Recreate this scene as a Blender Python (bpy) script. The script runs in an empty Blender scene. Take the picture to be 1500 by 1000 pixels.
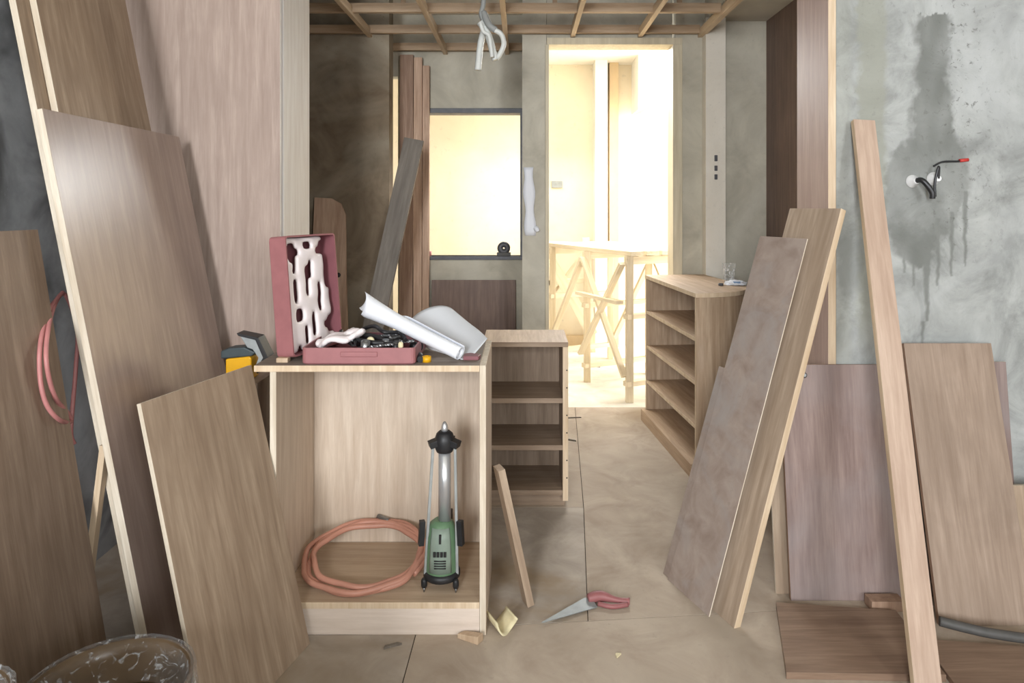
import bpy, bmesh, math, random
from mathutils import Vector, Matrix, noise
random.seed(7)
R = math.radians
PI = math.pi
scn = bpy.context.scene
COL = scn.collection

# ------------------------------------------------------------------ camera, world, lights, exposure
EYE = 1.2
cam_d = bpy.data.cameras.new('camera'); cam = bpy.data.objects.new('camera', cam_d); COL.objects.link(cam)
cam.location = (0, 0, EYE); cam.rotation_euler = (R(90), 0, 0)
cam_d.sensor_width = 36; cam_d.lens = 24.0
cam_d.shift_x = -0.010; cam_d.shift_y = -0.130
cam_d.clip_start = 0.02
scn.camera = cam
scn.view_settings.view_transform = 'Standard'
scn.view_settings.look = 'None'
scn.view_settings.gamma = 1.0
scn.view_settings.use_curve_mapping = False
scn.view_settings.exposure = 0.10

world = bpy.data.worlds.new('overcast_sky'); scn.world = world; world.use_nodes = True
bg = world.node_tree.nodes['Background']; bg.inputs[0].default_value = (0.80, 0.88, 1.0, 1); bg.inputs[1].default_value = 1.6

def area(name, loc, target, sx, sy, power, col, spread=180):
    l = bpy.data.lights.new(name, 'AREA'); l.shape = 'RECTANGLE'; l.size = sx; l.size_y = sy
    l.energy = power; l.color = col; l.spread = R(spread)
    o = bpy.data.objects.new(name, l); COL.objects.link(o); o.location = loc
    o.rotation_euler = (Vector(target) - Vector(loc)).to_track_quat('-Z', 'Y').to_euler()
    return o
# daylight coming in through the two windows of the wall behind the camera
area('daylight_window', (-0.85, -2.88, 1.75), (-0.75, 0, 1.65), 0.75, 1.4, 185, (0.95, 0.98, 1.0))
area('daylight_window', (2.05, -2.88, 1.75), (1.75, 0, 1.65), 0.6, 1.4, 72, (0.95, 0.98, 1.0))
# daylight entering the open end of the passage outside the doorway
area('daylight_passage', (3.75, 5.1, 1.4), (0, 5.1, 1.1), 1.7, 2.2, 150, (0.96, 0.985, 1.0))
# added fill lamp under the passage ceiling, brightens the doorway
area('fill_doorway', (0.55, 5.05, 2.44), (0.35, 3.2, 0.2), 1.7, 0.8, 150, (0.96, 0.985, 1.0))

# ------------------------------------------------------------------ helpers
def W(px, py, Y):
    """pixel + real distance -> point in the place"""
    return Vector(((px - 765) * Y / 1000, Y, EYE - (py - 305) * Y / 1000))

def meta(o, label=None, cat=None, group=None, kind=None):
    if label: o['label'] = label
    if cat: o['category'] = cat
    if group: o['group'] = group
    if kind: o['kind'] = kind
    return o

def thing(name, label, cat, loc=(0, 0, 0), rot=(0, 0, 0), group=None):
    o = bpy.data.objects.new(name, None); COL.objects.link(o)
    o.empty_display_size = 0.05
    o.location = loc; o.rotation_euler = rot
    return meta(o, label, cat, group)

def link(name, bm, mats, parent=None, smooth=False, loc=None, rot=None):
    me = bpy.data.meshes.new(name)
    bmesh.ops.recalc_face_normals(bm, faces=bm.faces[:])
    bm.to_mesh(me); bm.free()
    if not isinstance(mats, (list, tuple)): mats = [mats]
    for m in mats: me.materials.append(m)
    if smooth:
        for p in me.polygons: p.use_smooth = True
    o = bpy.data.objects.new(name, me); COL.objects.link(o)
    if parent: o.parent = parent
    if loc is not None: o.location = loc
    if rot is not None: o.rotation_euler = rot
    return o

def bevel(o, w=0.001, seg=2):
    m = o.modifiers.new('bevel', 'BEVEL'); m.width = w; m.segments = seg; m.limit_method = 'ANGLE'
    return o

def add_box(bm, lo, hi, M=None, mat=0, edge_axis=None):
    """box; with edge_axis set the four faces not facing that axis get material 1"""
    vs = []
    for x in (lo[0], hi[0]):
        for y in (lo[1], hi[1]):
            for z in (lo[2], hi[2]):
                p = Vector((x, y, z)); vs.append(bm.verts.new(M @ p if M else p))
    for f, ax in (((0, 1, 3, 2), 0), ((4, 6, 7, 5), 0), ((0, 4, 5, 1), 1), ((2, 3, 7, 6), 1), ((0, 2, 6, 4), 2), ((1, 5, 7, 3), 2)):
        fc = bm.faces.new([vs[i] for i in f]); fc.material_index = mat
        if edge_axis is not None and ax != edge_axis: fc.material_index = 1
    return vs

def box(name, lo, hi, mats, parent=None, bev=0.0012, edge_axis=None):
    """object with its origin at the centre of the box's underside"""
    c = Vector(((lo[0] + hi[0]) / 2, (lo[1] + hi[1]) / 2, lo[2]))
    bm = bmesh.new()
    add_box(bm, Vector(lo) - c, Vector(hi) - c, edge_axis=edge_axis)
    o = link(name, bm, mats, parent, loc=c)
    if bev: bevel(o, bev)
    return o

def slab(name, A, B, C, t, mats, parent=None, side=1, bev=0.0012):
    """board: A-B bottom edge, A-C long edge (made square), thickness t to one side; grain runs along local Z"""
    A, B, C = Vector(A), Vector(B), Vector(C)
    u = B - A; w = u.length; u.normalize()
    e = C - A; e -= u * e.dot(u); h = e.length; e.normalize()
    n = e.cross(u) * side
    n.normalize()
    M = Matrix((u, n, e)).transposed().to_4x4(); M.translation = A
    bm = bmesh.new(); add_box(bm, (0, 0, 0), (w, t, h), edge_axis=1)
    o = link(name, bm, mats, parent)
    if M.determinant() < 0:
        for v in o.data.vertices: v.co.y *= -1
        o.data.flip_normals()
        M = Matrix((u, -n, e)).transposed().to_4x4(); M.translation = A
    o.matrix_world = M
    if bev: bevel(o, bev)
    return o

def beam(name, A, B, w, d, mats, parent=None, up=(0, 0, 1), bev=0.001):
    A, B = Vector(A), Vector(B); z = B - A; L = z.length; z.normalize()
    x = Vector(up).cross(z)
    if x.length < 0.05: x = Vector((1, 0, 0)).cross(z)
    x.normalize(); y = z.cross(x)
    M = Matrix((x, y, z)).transposed().to_4x4(); M.translation = A
    bm = bmesh.new(); add_box(bm, (-w / 2, -d / 2, 0), (w / 2, d / 2, L))
    for f in bm.faces: f.material_index = 0
    o = link(name, bm, mats, parent)
    o.matrix_local = M
    if bev: bevel(o, bev)
    return o

def add_lathe(bm, prof, n=24, M=None, mat=0, cap=True):
    rings = []
    for r, z in prof:
        ring = []
        for i in range(n):
            a = 2 * PI * i / n
            p = Vector((r * math.cos(a), r * math.sin(a), z)); ring.append(bm.verts.new(M @ p if M else p))
        rings.append(ring)
    for a, b in zip(rings, rings[1:]):
        for i in range(n):
            f = bm.faces.new((a[i], a[(i + 1) % n], b[(i + 1) % n], b[i])); f.material_index = mat; f.smooth = True
    if cap:
        f = bm.faces.new(rings[0][::-1]); f.material_index = mat
        f = bm.faces.new(rings[-1]); f.material_index = mat
    return rings

def lathe(name, prof, mat, parent=None, n=24, loc=None, rot=None, cap=True):
    bm = bmesh.new(); add_lathe(bm, prof, n, cap=cap)
    me_o = link(name, bm, mat, parent, loc=loc, rot=rot)
    for p in me_o.data.polygons: p.use_smooth = len(p.vertices) == 4
    return me_o

def spline(pts, sub=8, closed=False):
    pts = [Vector(p) for p in pts]; n = len(pts); out = []
    rng = range(n) if closed else range(n - 1)
    for i in rng:
        g = (lambda k: pts[k % n]) if closed else (lambda k: pts[max(0, min(n - 1, k))])
        p0, p1, p2, p3 = g(i - 1), g(i), g(i + 1), g(i + 2)
        for s in range(sub):
            t = s / sub
            out.append(0.5 * ((2 * p1) + (-p0 + p2) * t + (2 * p0 - 5 * p1 + 4 * p2 - p3) * t * t + (-p0 + 3 * p1 - 3 * p2 + p3) * t ** 3))
    if not closed: out.append(pts[-1])
    return out

def add_tube(bm, path, r, n=10, mat=0):
    rings = []; up = Vector((0.13, 0.21, 0.97))
    for i, p in enumerate(path):
        d = (path[min(i + 1, len(path) - 1)] - path[max(i - 1, 0)])
        if d.length < 1e-9: d = Vector((0, 0, 1))
        d.normalize()
        x = up.cross(d)
        if x.length < 1e-3: x = Vector((1, 0, 0)).cross(d)
        x.normalize(); y = d.cross(x); up = y
        rr = r(i / max(1, len(path) - 1)) if callable(r) else r
        rings.append([bm.verts.new(p + (x * math.cos(2 * PI * k / n) + y * math.sin(2 * PI * k / n)) * rr) for k in range(n)])
    for a, b in zip(rings, rings[1:]):
        for k in range(n):
            f = bm.faces.new((a[k], a[(k + 1) % n], b[(k + 1) % n], b[k])); f.smooth = True; f.material_index = mat
    bm.faces.new(rings[0][::-1]).material_index = mat; bm.faces.new(rings[-1]).material_index = mat

def tube(name, pts, r, mat, parent=None, sub=8, n=10, smooth=True):
    path = spline(pts, sub) if smooth else [Vector(p) for p in pts]
    bm = bmesh.new()
    org = Vector((0, 0, 0)) if parent else path[0].copy()
    add_tube(bm, [p - org for p in path], r, n)
    return link(name, bm, mat, parent, loc=org)

def add_prism(bm, outline, z0, z1, M=None, mat=0):
    a = [bm.verts.new((M @ Vector((x, y, z0))) if M else Vector((x, y, z0))) for x, y in outline]
    b = [bm.verts.new((M @ Vector((x, y, z1))) if M else Vector((x, y, z1))) for x, y in outline]
    n = len(a)
    for i in range(n):
        f = bm.faces.new((a[i], a[(i + 1) % n], b[(i + 1) % n], b[i])); f.material_index = mat
    f = bm.faces.new(a[::-1]); f.material_index = mat; f = bm.faces.new(b); f.material_index = mat

# ------------------------------------------------------------------ materials
def srgb(r, g, b):
    f = lambda c: (c / 255 / 12.92) if c / 255 <= 0.04045 else ((c / 255 + 0.055) / 1.055) ** 2.4
    return (f(r), f(g), f(b), 1)

def newmat(name, rough=0.6, spec=0.35, metal=0.0):
    m = bpy.data.materials.new(name); m.use_nodes = True
    nt = m.node_tree; b = nt.nodes['Principled BSDF']
    b.inputs['Roughness'].default_value = rough
    b.inputs['Specular IOR Level'].default_value = spec
    b.inputs['Metallic'].default_value = metal
    return m, nt, b

def N(nt, typ, **kw):
    n = nt.nodes.new(typ)
    for k, v in kw.items():
        if k == 'inp':
            for kk, vv in v.items(): n.inputs[kk].default_value = vv
        else: setattr(n, k, v)
    return n

def mixc(nt, fac, a, b, blend='MIX'):
    n = nt.nodes.new('ShaderNodeMix'); n.data_type = 'RGBA'; n.blend_type = blend
    for sock, v in ((n.inputs[0], fac), (n.inputs[6], a), (n.inputs[7], b)):
        if isinstance(v, bpy.types.NodeSocket): nt.links.new(v, sock)
        else: sock.default_value = v
    return n.outputs[2]

def ramp(nt, src, p0, p1, c0=(0, 0, 0, 1), c1=(1, 1, 1, 1)):
    r = nt.nodes.new('ShaderNodeValToRGB'); e = r.color_ramp.elements
    e[0].position = p0; e[0].color = c0; e[1].position = p1; e[1].color = c1
    nt.links.new(src, r.inputs[0]); return r.outputs[0]

def coords(nt, scale, rnd=True):
    tc = N(nt, 'ShaderNodeTexCoord'); src = tc.outputs['Object']
    if rnd:
        oi = N(nt, 'ShaderNodeObjectInfo')
        mul = N(nt, 'ShaderNodeVectorMath', operation='SCALE'); mul.inputs[0].default_value = (13.1, 7.7, 9.3)
        nt.links.new(oi.outputs['Random'], mul.inputs['Scale'])
        add = N(nt, 'ShaderNodeVectorMath', operation='ADD')
        nt.links.new(src, add.inputs[0]); nt.links.new(mul.outputs[0], add.inputs[1]); src = add.outputs[0]
    mp = N(nt, 'ShaderNodeMapping'); mp.inputs['Scale'].default_value = scale
    nt.links.new(src, mp.inputs[0]); return mp.outputs[0]

def noise_t(nt, vec, scale, detail=5, dist=0.0, rough=0.55):
    n = N(nt, 'ShaderNodeTexNoise', inp={'Scale': scale, 'Detail': detail, 'Distortion': dist, 'Roughness': rough})
    nt.links.new(vec, n.inputs['Vector']); return n.outputs['Fac']

def wood(name, light, dark, axis='Z', rough=0.55, fig=0.5, dirt=0.25, spec=0.35, dirt_col=None, coat=0.0):
    ds = lambda c: tuple(x * 0.90 + 0.10 * (0.3 * c[0] + 0.59 * c[1] + 0.11 * c[2]) for x in c[:3]) + (1,)
    light, dark = ds(light), ds(dark)
    m, nt, b = newmat(name, rough, spec)
    s = {'X': (0.07, 1, 1), 'Y': (1, 0.07, 1), 'Z': (1, 1, 0.07)}[axis]
    v = coords(nt, s)
    fine = noise_t(nt, v, 170, 4, 0.4)
    s2 = {'X': (0.16, 1, 1), 'Y': (1, 0.16, 1), 'Z': (1, 1, 0.16)}[axis]
    v2 = coords(nt, s2)
    big = noise_t(nt, v2, 4.5, 3, 0.5)
    mu = N(nt, 'ShaderNodeMath', operation='MULTIPLY', inp={1: 46.0}); nt.links.new(big, mu.inputs[0])
    sn = N(nt, 'ShaderNodeMath', operation='SINE'); nt.links.new(mu.outputs[0], sn.inputs[0])
    rings = ramp(nt, sn.outputs[0], 0.0, 1.0)
    streak = noise_t(nt, v, 44, 5, 0.35, 0.65)
    c = mixc(nt, ramp(nt, streak, 0.32, 0.68), dark, light)
    rg = N(nt, 'ShaderNodeMath', operation='MULTIPLY', inp={1: fig * 0.6}); nt.links.new(rings, rg.inputs[0])
    c = mixc(nt, rg.outputs[0], c, dark)
    f2 = N(nt, 'ShaderNodeMath', operation='MULTIPLY', inp={1: 0.35}); nt.links.new(ramp(nt, fine, 0.42, 0.7), f2.inputs[0])
    c = mixc(nt, f2.outputs[0], c, dark)
    if dirt:
        v3 = coords(nt, (1, 1, 1)); bl = noise_t(nt, v3, 3.2, 6, 0.6)
        d = N(nt, 'ShaderNodeMath', operation='MULTIPLY', inp={1: dirt}); nt.links.new(ramp(nt, bl, 0.42, 0.72), d.inputs[0])
        c = mixc(nt, d.outputs[0], c, dirt_col or tuple(x * 0.62 for x in dark[:3]) + (1,))
    nt.links.new(c, b.inputs['Base Color'])
    bp = N(nt, 'ShaderNodeBump', inp={'Strength': 0.12, 'Distance': 0.002}); nt.links.new(fine, bp.inputs['Height'])
    nt.links.new(bp.outputs[0], b.inputs['Normal'])
    if coat: b.inputs['Coat Weight'].default_value = coat; b.inputs['Coat Roughness'].default_value = 0.28
    return m

def mottled(name, c0, c1, scale=6, rough=0.85, bump=0.25, c2=None, spec=0.25, fine=60, lo=0.35, hi=0.68):
    m, nt, b = newmat(name, rough, spec)
    v = coords(nt, (1, 1, 1), rnd=False)
    n1 = noise_t(nt, v, scale, 9, 0.7, 0.62)
    c = mixc(nt, ramp(nt, n1, lo, hi), c0, c1)
    n2 = noise_t(nt, v, scale * 0.33, 4, 1.2)
    if c2: c = mixc(nt, ramp(nt, n2, 0.48, 0.70), c, c2)
    n3 = noise_t(nt, v, fine, 5, 0.0, 0.7)
    c = mixc(nt, ramp(nt, n3, 0.60, 0.78), c, tuple(x * 0.72 for x in c0[:3]) + (1,))
    nt.links.new(c, b.inputs['Base Color'])
    bp = N(nt, 'ShaderNodeBump', inp={'Strength': bump, 'Distance': 0.006}); nt.links.new(n1, bp.inputs['Height'])
    nt.links.new(bp.outputs[0], b.inputs['Normal'])
    return m

def plain(name, col, rough=0.5, metal=0.0, spec=0.4, var=0.12, scale=30):
    m, nt, b = newmat(name, rough, spec, metal)
    v = coords(nt, (1, 1, 1)); n1 = noise_t(nt, v, scale, 5)
    c = mixc(nt, ramp(nt, n1, 0.35, 0.7), col, tuple(x * (1 - var * 2) for x in col[:3]) + (1,))
    nt.links.new(c, b.inputs['Base Color']); return m

M = {}
M['ply_edge'] = wood('plywood_edge', srgb(230, 219, 201), srgb(194, 177, 153), fig=0.3, dirt=0.25, rough=0.7)
M['pine'] = wood('pale_pine', srgb(226, 205, 176), srgb(196, 168, 134), fig=0.4, dirt=0.1)
M['oak'] = wood('tan_veneer', srgb(192, 170, 148), srgb(156, 134, 112), fig=0.7, dirt=0.18)
M['oak2'] = wood('golden_tan_veneer', srgb(184, 162, 138), srgb(146, 123, 101), fig=0.7, dirt=0.2)
M['mauve'] = wood('pinkish_plywood', srgb(186, 165, 152), srgb(158, 136, 124), fig=0.55, dirt=0.2)
M['mauve_gloss'] = wood('smooth_pinkish_plywood', srgb(178, 156, 144), srgb(152, 130, 118), fig=0.4, dirt=0.25, rough=0.30, spec=0.5, coat=0.25)
M['mauve_dark'] = wood('dull_reddish_plywood', srgb(156, 134, 126), srgb(122, 100, 94), fig=0.5, dirt=0.55, dirt_col=srgb(150, 142, 142))
M['mauve_wall'] = wood('reddish_lining_ply', srgb(200, 172, 160), srgb(176, 148, 136), fig=0.3, dirt=0.15)
M['mauve_brown'] = wood('brown_lining_ply', srgb(140, 115, 102), srgb(112, 90, 80), fig=0.3, dirt=0.3)  # brown ply for the back room lining and the sheet under the window
M['left_ply'] = wood('worn_brown_plywood', srgb(164, 142, 122), srgb(128, 106, 88), fig=0.7, dirt=0.35)
M['cabinet'] = wood('cabinet_veneer', srgb(220, 202, 182), srgb(192, 170, 148), fig=0.55, dirt=0.06, rough=0.5)
M['cabinet_dull'] = wood('cabinet_shelf_veneer', srgb(206, 182, 154), srgb(176, 150, 122), axis='X', fig=0.4, dirt=0.2)
M['cabinet_top'] = wood('dusty_cabinet_top', srgb(150, 138, 126), srgb(116, 102, 92), axis='X', fig=0.3, dirt=0.45, rough=0.7)
M['plinth'] = wood('pale_pink_plinth', srgb(224, 208, 194), srgb(204, 186, 170), axis='X', fig=0.2, dirt=0.15)
M['midcab'] = wood('brown_shelf_veneer', srgb(166, 144, 122), srgb(134, 112, 92), axis='X', fig=0.4, dirt=0.15)
M['midcab_v'] = wood('brown_side_veneer', srgb(170, 148, 126), srgb(138, 116, 96), fig=0.4, dirt=0.15)
M['rcab'] = wood('light_shelf_veneer', srgb(206, 178, 148), srgb(172, 142, 112), axis='Y', fig=0.45, dirt=0.1)
M['rcab_v'] = wood('light_side_veneer', srgb(200, 174, 146), srgb(162, 134, 106), fig=0.45, dirt=0.1)
M['hardboard'] = mottled('grey_hardboard', srgb(170, 155, 145), srgb(148, 131, 121), 14, 0.75, 0.1, srgb(164, 156, 152), fine=40)
M['plank_brown'] = wood('rough_brown_plank', srgb(172, 140, 116), srgb(134, 102, 80), fig=0.5, dirt=0.2)
M['plank_pale'] = wood('reddish_pale_plank', srgb(212, 178, 150), srgb(172, 136, 110), fig=0.4, dirt=0.15)
M['plank_grey'] = wood('weathered_grey_plank', srgb(136, 126, 114), srgb(106, 96, 86), fig=0.3, dirt=0.3)
M['batten'] = wood('ceiling_batten_wood', srgb(220, 196, 164), srgb(192, 164, 130), axis='Y', fig=0.3, dirt=0.2)
M['batten_x'] = wood('ceiling_batten_wood_cross', srgb(206, 178, 146), srgb(176, 146, 114), axis='X', fig=0.3, dirt=0.2)
M['floor_board'] = wood('loose_floor_board', srgb(150, 124, 102), srgb(118, 92, 74), axis='X', fig=0.4, dirt=0.2)
M['board_r'] = wood('dusty_tan_board', srgb(172, 150, 132), srgb(142, 120, 102), fig=0.45, dirt=0.35)
M['plank_tall'] = wood('smooth_pinkish_plank', srgb(198, 172, 152), srgb(170, 142, 122), fig=0.35, dirt=0.1)
M['white_jamb'] = wood('white_primed_board', srgb(246, 244, 242), srgb(228, 222, 218), fig=0.2, dirt=0.08)
M['pale_trim'] = wood('pale_frame_wood', srgb(220, 208, 180), srgb(198, 184, 154), fig=0.2, dirt=0.15)
M['concrete_left'] = mottled('blue_grey_concrete', srgb(178, 181, 184), srgb(148, 151, 154), 7, 0.9, 0.3, srgb(84, 84, 84))
M['concrete_far'] = mottled('olive_grey_plaster', srgb(200, 194, 178), srgb(166, 160, 146), 3.0, 0.9, 0.2, srgb(208, 203, 190))
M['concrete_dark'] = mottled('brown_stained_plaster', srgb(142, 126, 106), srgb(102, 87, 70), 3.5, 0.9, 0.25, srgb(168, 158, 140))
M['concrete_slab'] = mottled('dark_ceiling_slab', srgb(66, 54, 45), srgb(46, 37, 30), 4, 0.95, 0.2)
M['white_soffit'] = mottled('pale_ceiling', srgb(208, 202, 190), srgb(190, 184, 170), 3, 0.9, 0.1)
M['pale_plaster'] = mottled('pale_pilaster_plaster', srgb(232, 225, 212), srgb(220, 212, 198), 3, 0.9, 0.1)
M['plain_plaster'] = mottled('interior_plaster', srgb(182, 180, 174), srgb(160, 158, 152), 4, 0.9, 0.15)
M['floor'] = mottled('dusty_floor_sheet', srgb(184, 170, 154), srgb(158, 142, 126), 5.5, 0.8, 0.10, srgb(172, 158, 142), fine=34)
M['floor2'] = mottled('dusty_grey_floor_sheet', srgb(180, 169, 157), srgb(154, 143, 131), 6.5, 0.8, 0.10, srgb(150, 132, 110), fine=34)
M['subfloor'] = mottled('dark_subfloor', srgb(80, 70, 60), srgb(60, 52, 44), 8, 0.95, 0.1)
M['out_floor'] = mottled('pale_passage_floor', srgb(228, 222, 210), srgb(205, 198, 186), 6, 0.9, 0.1)
M['cream'] = mottled('cream_wall', srgb(238, 224, 198), srgb(232, 216, 188), 3, 0.9, 0.05, fine=20)
M['white_paint'] = mottled('white_paint', srgb(246, 242, 232), srgb(238, 232, 220), 3, 0.85, 0.05, fine=20)
M['tan_paint'] = mottled('tan_paint', srgb(214, 190, 154), srgb(204, 178, 142), 3, 0.85, 0.05, fine=20)
M['steel_dark'] = plain('dark_window_frame', srgb(92, 92, 96), 0.5, 0.3)
M['case'] = plain('dusty_red_plastic', srgb(158, 104, 106), 0.45, var=0.06)
M['case_in'] = plain('dark_red_plastic_inside', srgb(128, 78, 84), 0.5, var=0.06)
M['mold'] = plain('pale_moulded_insert', srgb(240, 230, 230), 0.4, var=0.03)
M['black'] = plain('black_plastic', srgb(38, 38, 40), 0.45)
M['steel'] = plain('tool_steel', srgb(150, 152, 154), 0.32, 0.9)
M['darksteel'] = plain('dark_tool_steel', srgb(72, 72, 74), 0.4, 0.8)
M['chrome'] = plain('chrome', srgb(248, 248, 250), 0.18, 0.25, spec=0.8, var=0.01)
M['silver'] = plain('silver_tube', srgb(205, 207, 210), 0.3, 0.7, var=0.03)
M['yellow'] = plain('yellow_plastic', srgb(226, 168, 22), 0.4, var=0.04)
M['teal'] = plain('dark_teal_plastic', srgb(62, 72, 76), 0.5)
M['guard'] = plain('grey_guard_metal', srgb(168, 172, 172), 0.4, 0.3)
M['paper'] = plain('white_paper', srgb(232, 234, 240), 0.8, var=0.02, scale=8)
M['paper_grey'] = plain('grey_white_paper', srgb(206, 208, 212), 0.8, var=0.03, scale=8)
M['hose_or'] = plain('orange_pink_hose', srgb(200, 144, 124), 0.42, var=0.1, scale=9)
M['hose_pk'] = plain('pink_hose', srgb(188, 126, 124), 0.45, var=0.06)
M['green'] = plain('green_tool_plastic', srgb(98, 128, 98), 0.4, var=0.08)
M['greyface'] = plain('grey_tool_face', srgb(132, 146, 134), 0.4, var=0.06)
M['ink'] = plain('black_ink', srgb(34, 34, 34), 0.6)
M['cable'] = plain('white_cable', srgb(216, 218, 214), 0.5, var=0.04)
M['cable_grey'] = plain('grey_cable', srgb(150, 152, 150), 0.5, var=0.04)
M['red'] = plain('dull_red_plastic', srgb(150, 94, 94), 0.5, var=0.1)
M['redbit'] = plain('red_plastic', srgb(200, 62, 56), 0.5)
M['blade'] = plain('grey_saw_blade', srgb(146, 150, 150), 0.5, 0.2)
M['card'] = plain('cream_card', srgb(226, 214, 176), 0.7)
M['wood_chip'] = wood('chip_wood', srgb(208, 182, 152), srgb(172, 144, 114), fig=0.3, dirt=0.1)
M['bag'] = plain('dark_grey_tubing', srgb(84, 82, 80), 0.55)
M['bucket'] = plain('brown_stained_bucket', srgb(112, 92, 70), 0.35, var=0.2, scale=10)
M['sludge'] = plain('brown_paste', srgb(70, 54, 36), 0.2, var=0.25, scale=14)
M['blue'] = plain('blue_print', srgb(128, 156, 190), 0.5)
M['bench'] = wood('sun_bleached_timber', srgb(238, 222, 192), srgb(216, 196, 160), fig=0.2, dirt=0.1)

def clear_mat(name, col, rough, alpha):
    m, nt, b = newmat(name, rough, 0.6)
    b.inputs['Base Color'].default_value = col
    tr = N(nt, 'ShaderNodeBsdfTransparent'); gl = N(nt, 'ShaderNodeMixShader')
    v = coords(nt, (1, 1, 1)); n1 = noise_t(nt, v, 22, 4, 1.5)
    lw = N(nt, 'ShaderNodeLayerWeight', inp={'Blend': 0.35})
    ad = N(nt, 'ShaderNodeMath', operation='MULTIPLY_ADD', inp={1: 0.30, 2: alpha}); ad.use_clamp = True
    wr = ramp(nt, noise_t(nt, v, 30, 3, 2.5), 0.55, 0.75, (0, 0, 0, 1), (0.6, 0.6, 0.6, 1)); nt.links.new(wr, ad.inputs[2])
    nt.links.new(lw.outputs['Facing'], ad.inputs[0])
    nt.links.new(ad.outputs[0], gl.inputs[0]); nt.links.new(tr.outputs[0], gl.inputs[1]); nt.links.new(b.outputs[0], gl.inputs[2])
    bp = N(nt, 'ShaderNodeBump', inp={'Strength': 0.9, 'Distance': 0.01}); nt.links.new(n1, bp.inputs['Height'])
    nt.links.new(bp.outputs[0], b.inputs['Normal'])
    nt.links.new(gl.outputs[0], nt.nodes['Material Output'].inputs['Surface']); return m
M['film'] = clear_mat('clear_plastic_film', srgb(225, 228, 232), 0.12, 0.0)
M['cup'] = clear_mat('clear_cup_plastic', srgb(236, 238, 240), 0.08, 0.12)

# faucet wall: cement wall with wet patch stains and a painted plank shadow stored as an attribute of the mesh
def stain_wall():
    m, nt, b = newmat('patched_cement_wall', 0.85, 0.3)
    v = coords(nt, (1, 1, 1), rnd=False)
    n1 = noise_t(nt, v, 5, 9, 0.9, 0.65); n2 = noise_t(nt, v, 46, 6, 0.4, 0.7); n3 = noise_t(nt, v, 1.6, 4, 1.2)
    c = mixc(nt, ramp(nt, n1, 0.36, 0.62), srgb(176, 178, 176), srgb(136, 138, 136))
    c = mixc(nt, ramp(nt, n3, 0.48, 0.72), c, srgb(184, 186, 186))
    at = N(nt, 'ShaderNodeAttribute', attribute_name='stain_shade')
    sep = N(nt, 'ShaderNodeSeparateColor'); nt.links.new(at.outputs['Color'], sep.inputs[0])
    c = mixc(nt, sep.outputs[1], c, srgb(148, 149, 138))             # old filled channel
    c = mixc(nt, sep.outputs[0], c, srgb(108, 110, 106))             # damp fresh cement and the painted plank shadow
    pit = N(nt, 'ShaderNodeMath', operation='MULTIPLY'); nt.links.new(ramp(nt, n2, 0.57, 0.66), pit.inputs[0]); nt.links.new(sep.outputs[2], pit.inputs[1])
    c = mixc(nt, pit.outputs[0], c, srgb(104, 104, 100))
    nt.links.new(c, b.inputs['Base Color'])
    ro = N(nt, 'ShaderNodeMapRange', inp={3: 0.88, 4: 0.5}); nt.links.new(sep.outputs[0], ro.inputs[0]); nt.links.new(ro.outputs[0], b.inputs['Roughness'])
    bp = N(nt, 'ShaderNodeBump', inp={'Strength': 0.5, 'Distance': 0.012}); nt.links.new(n1, bp.inputs['Height'])
    nt.links.new(bp.outputs[0], b.inputs['Normal'])
    return m
M['stain_shade'] = stain_wall()

# ------------------------------------------------------------------ the setting
YL = 2.50      # front face of the left partition
YR = 2.20      # front face of the right (tap) wall
YF = 4.00      # door wall
YW = 4.45      # window wall in the recess
XL = -1.45     # left wall
def struct(name, lo, hi, mat, label=None):
    o = box(name, lo, hi, mat, bev=0); meta(o, kind='structure', label=label); return o

# floor: dark sub-floor with loose sheets laid on it
fl = struct('floor', (-2.6, -3.0, -0.10), (2.8, 4.12, -0.004), M['subfloor'], 'dusty sheet-covered concrete floor')
def sheet(pts, mat):
    bm = bmesh.new(); c = Vector((sum(p[0] for p in pts) / len(pts), sum(p[1] for p in pts) / len(pts), 0))
    add_prism(bm, [(p[0] - c.x, p[1] - c.y) for p in pts], -0.004, 0.0)
    o = link('floor_sheet', bm, mat, fl); o.location = (c.x - fl.location.x, c.y - fl.location.y, -fl.location.z)
g = 0.0014
sheet([(-2.6, -3.0), (-0.37 - g, -3.0), (-0.30 - g, 1.925), (-2.6, 1.88)], M['floor2'])
sheet([(-0.37 + g, -3.0), (2.8, -3.0), (2.8, 2.13), (0.76, 2.035), (-0.06, 1.962), (-0.30 + g, 1.925)], M['floor'])
sheet([(-2.6, 1.88 + 2 * g), (-0.30, 1.925 + 2 * g), (-0.06, 1.962 + 2 * g), (0.19, 1.985 + 2 * g), (0.245, 2.74), (-2.6, 2.74)], M['floor2'])
sheet([(0.19 + 2 * g, 1.986 + 2 * g), (0.76, 2.035 + 2 * g), (2.8, 2.13 + 2 * g), (2.8, 4.12), (0.32, 4.12), (0.245 + 2 * g, 2.74)], M['floor'])
sheet([(-2.6, 2.74 + 2 * g), (0.245, 2.74 + 2 * g), (0.32 - 2 * g, 4.12), (-2.6, 4.12)], M['floor'])
struct('floor_passage', (-3.0, 4.12, -0.10), (4.0, 6.3, 0.0), M['out_floor'], 'bright pale floor of the passage outside')

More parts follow.
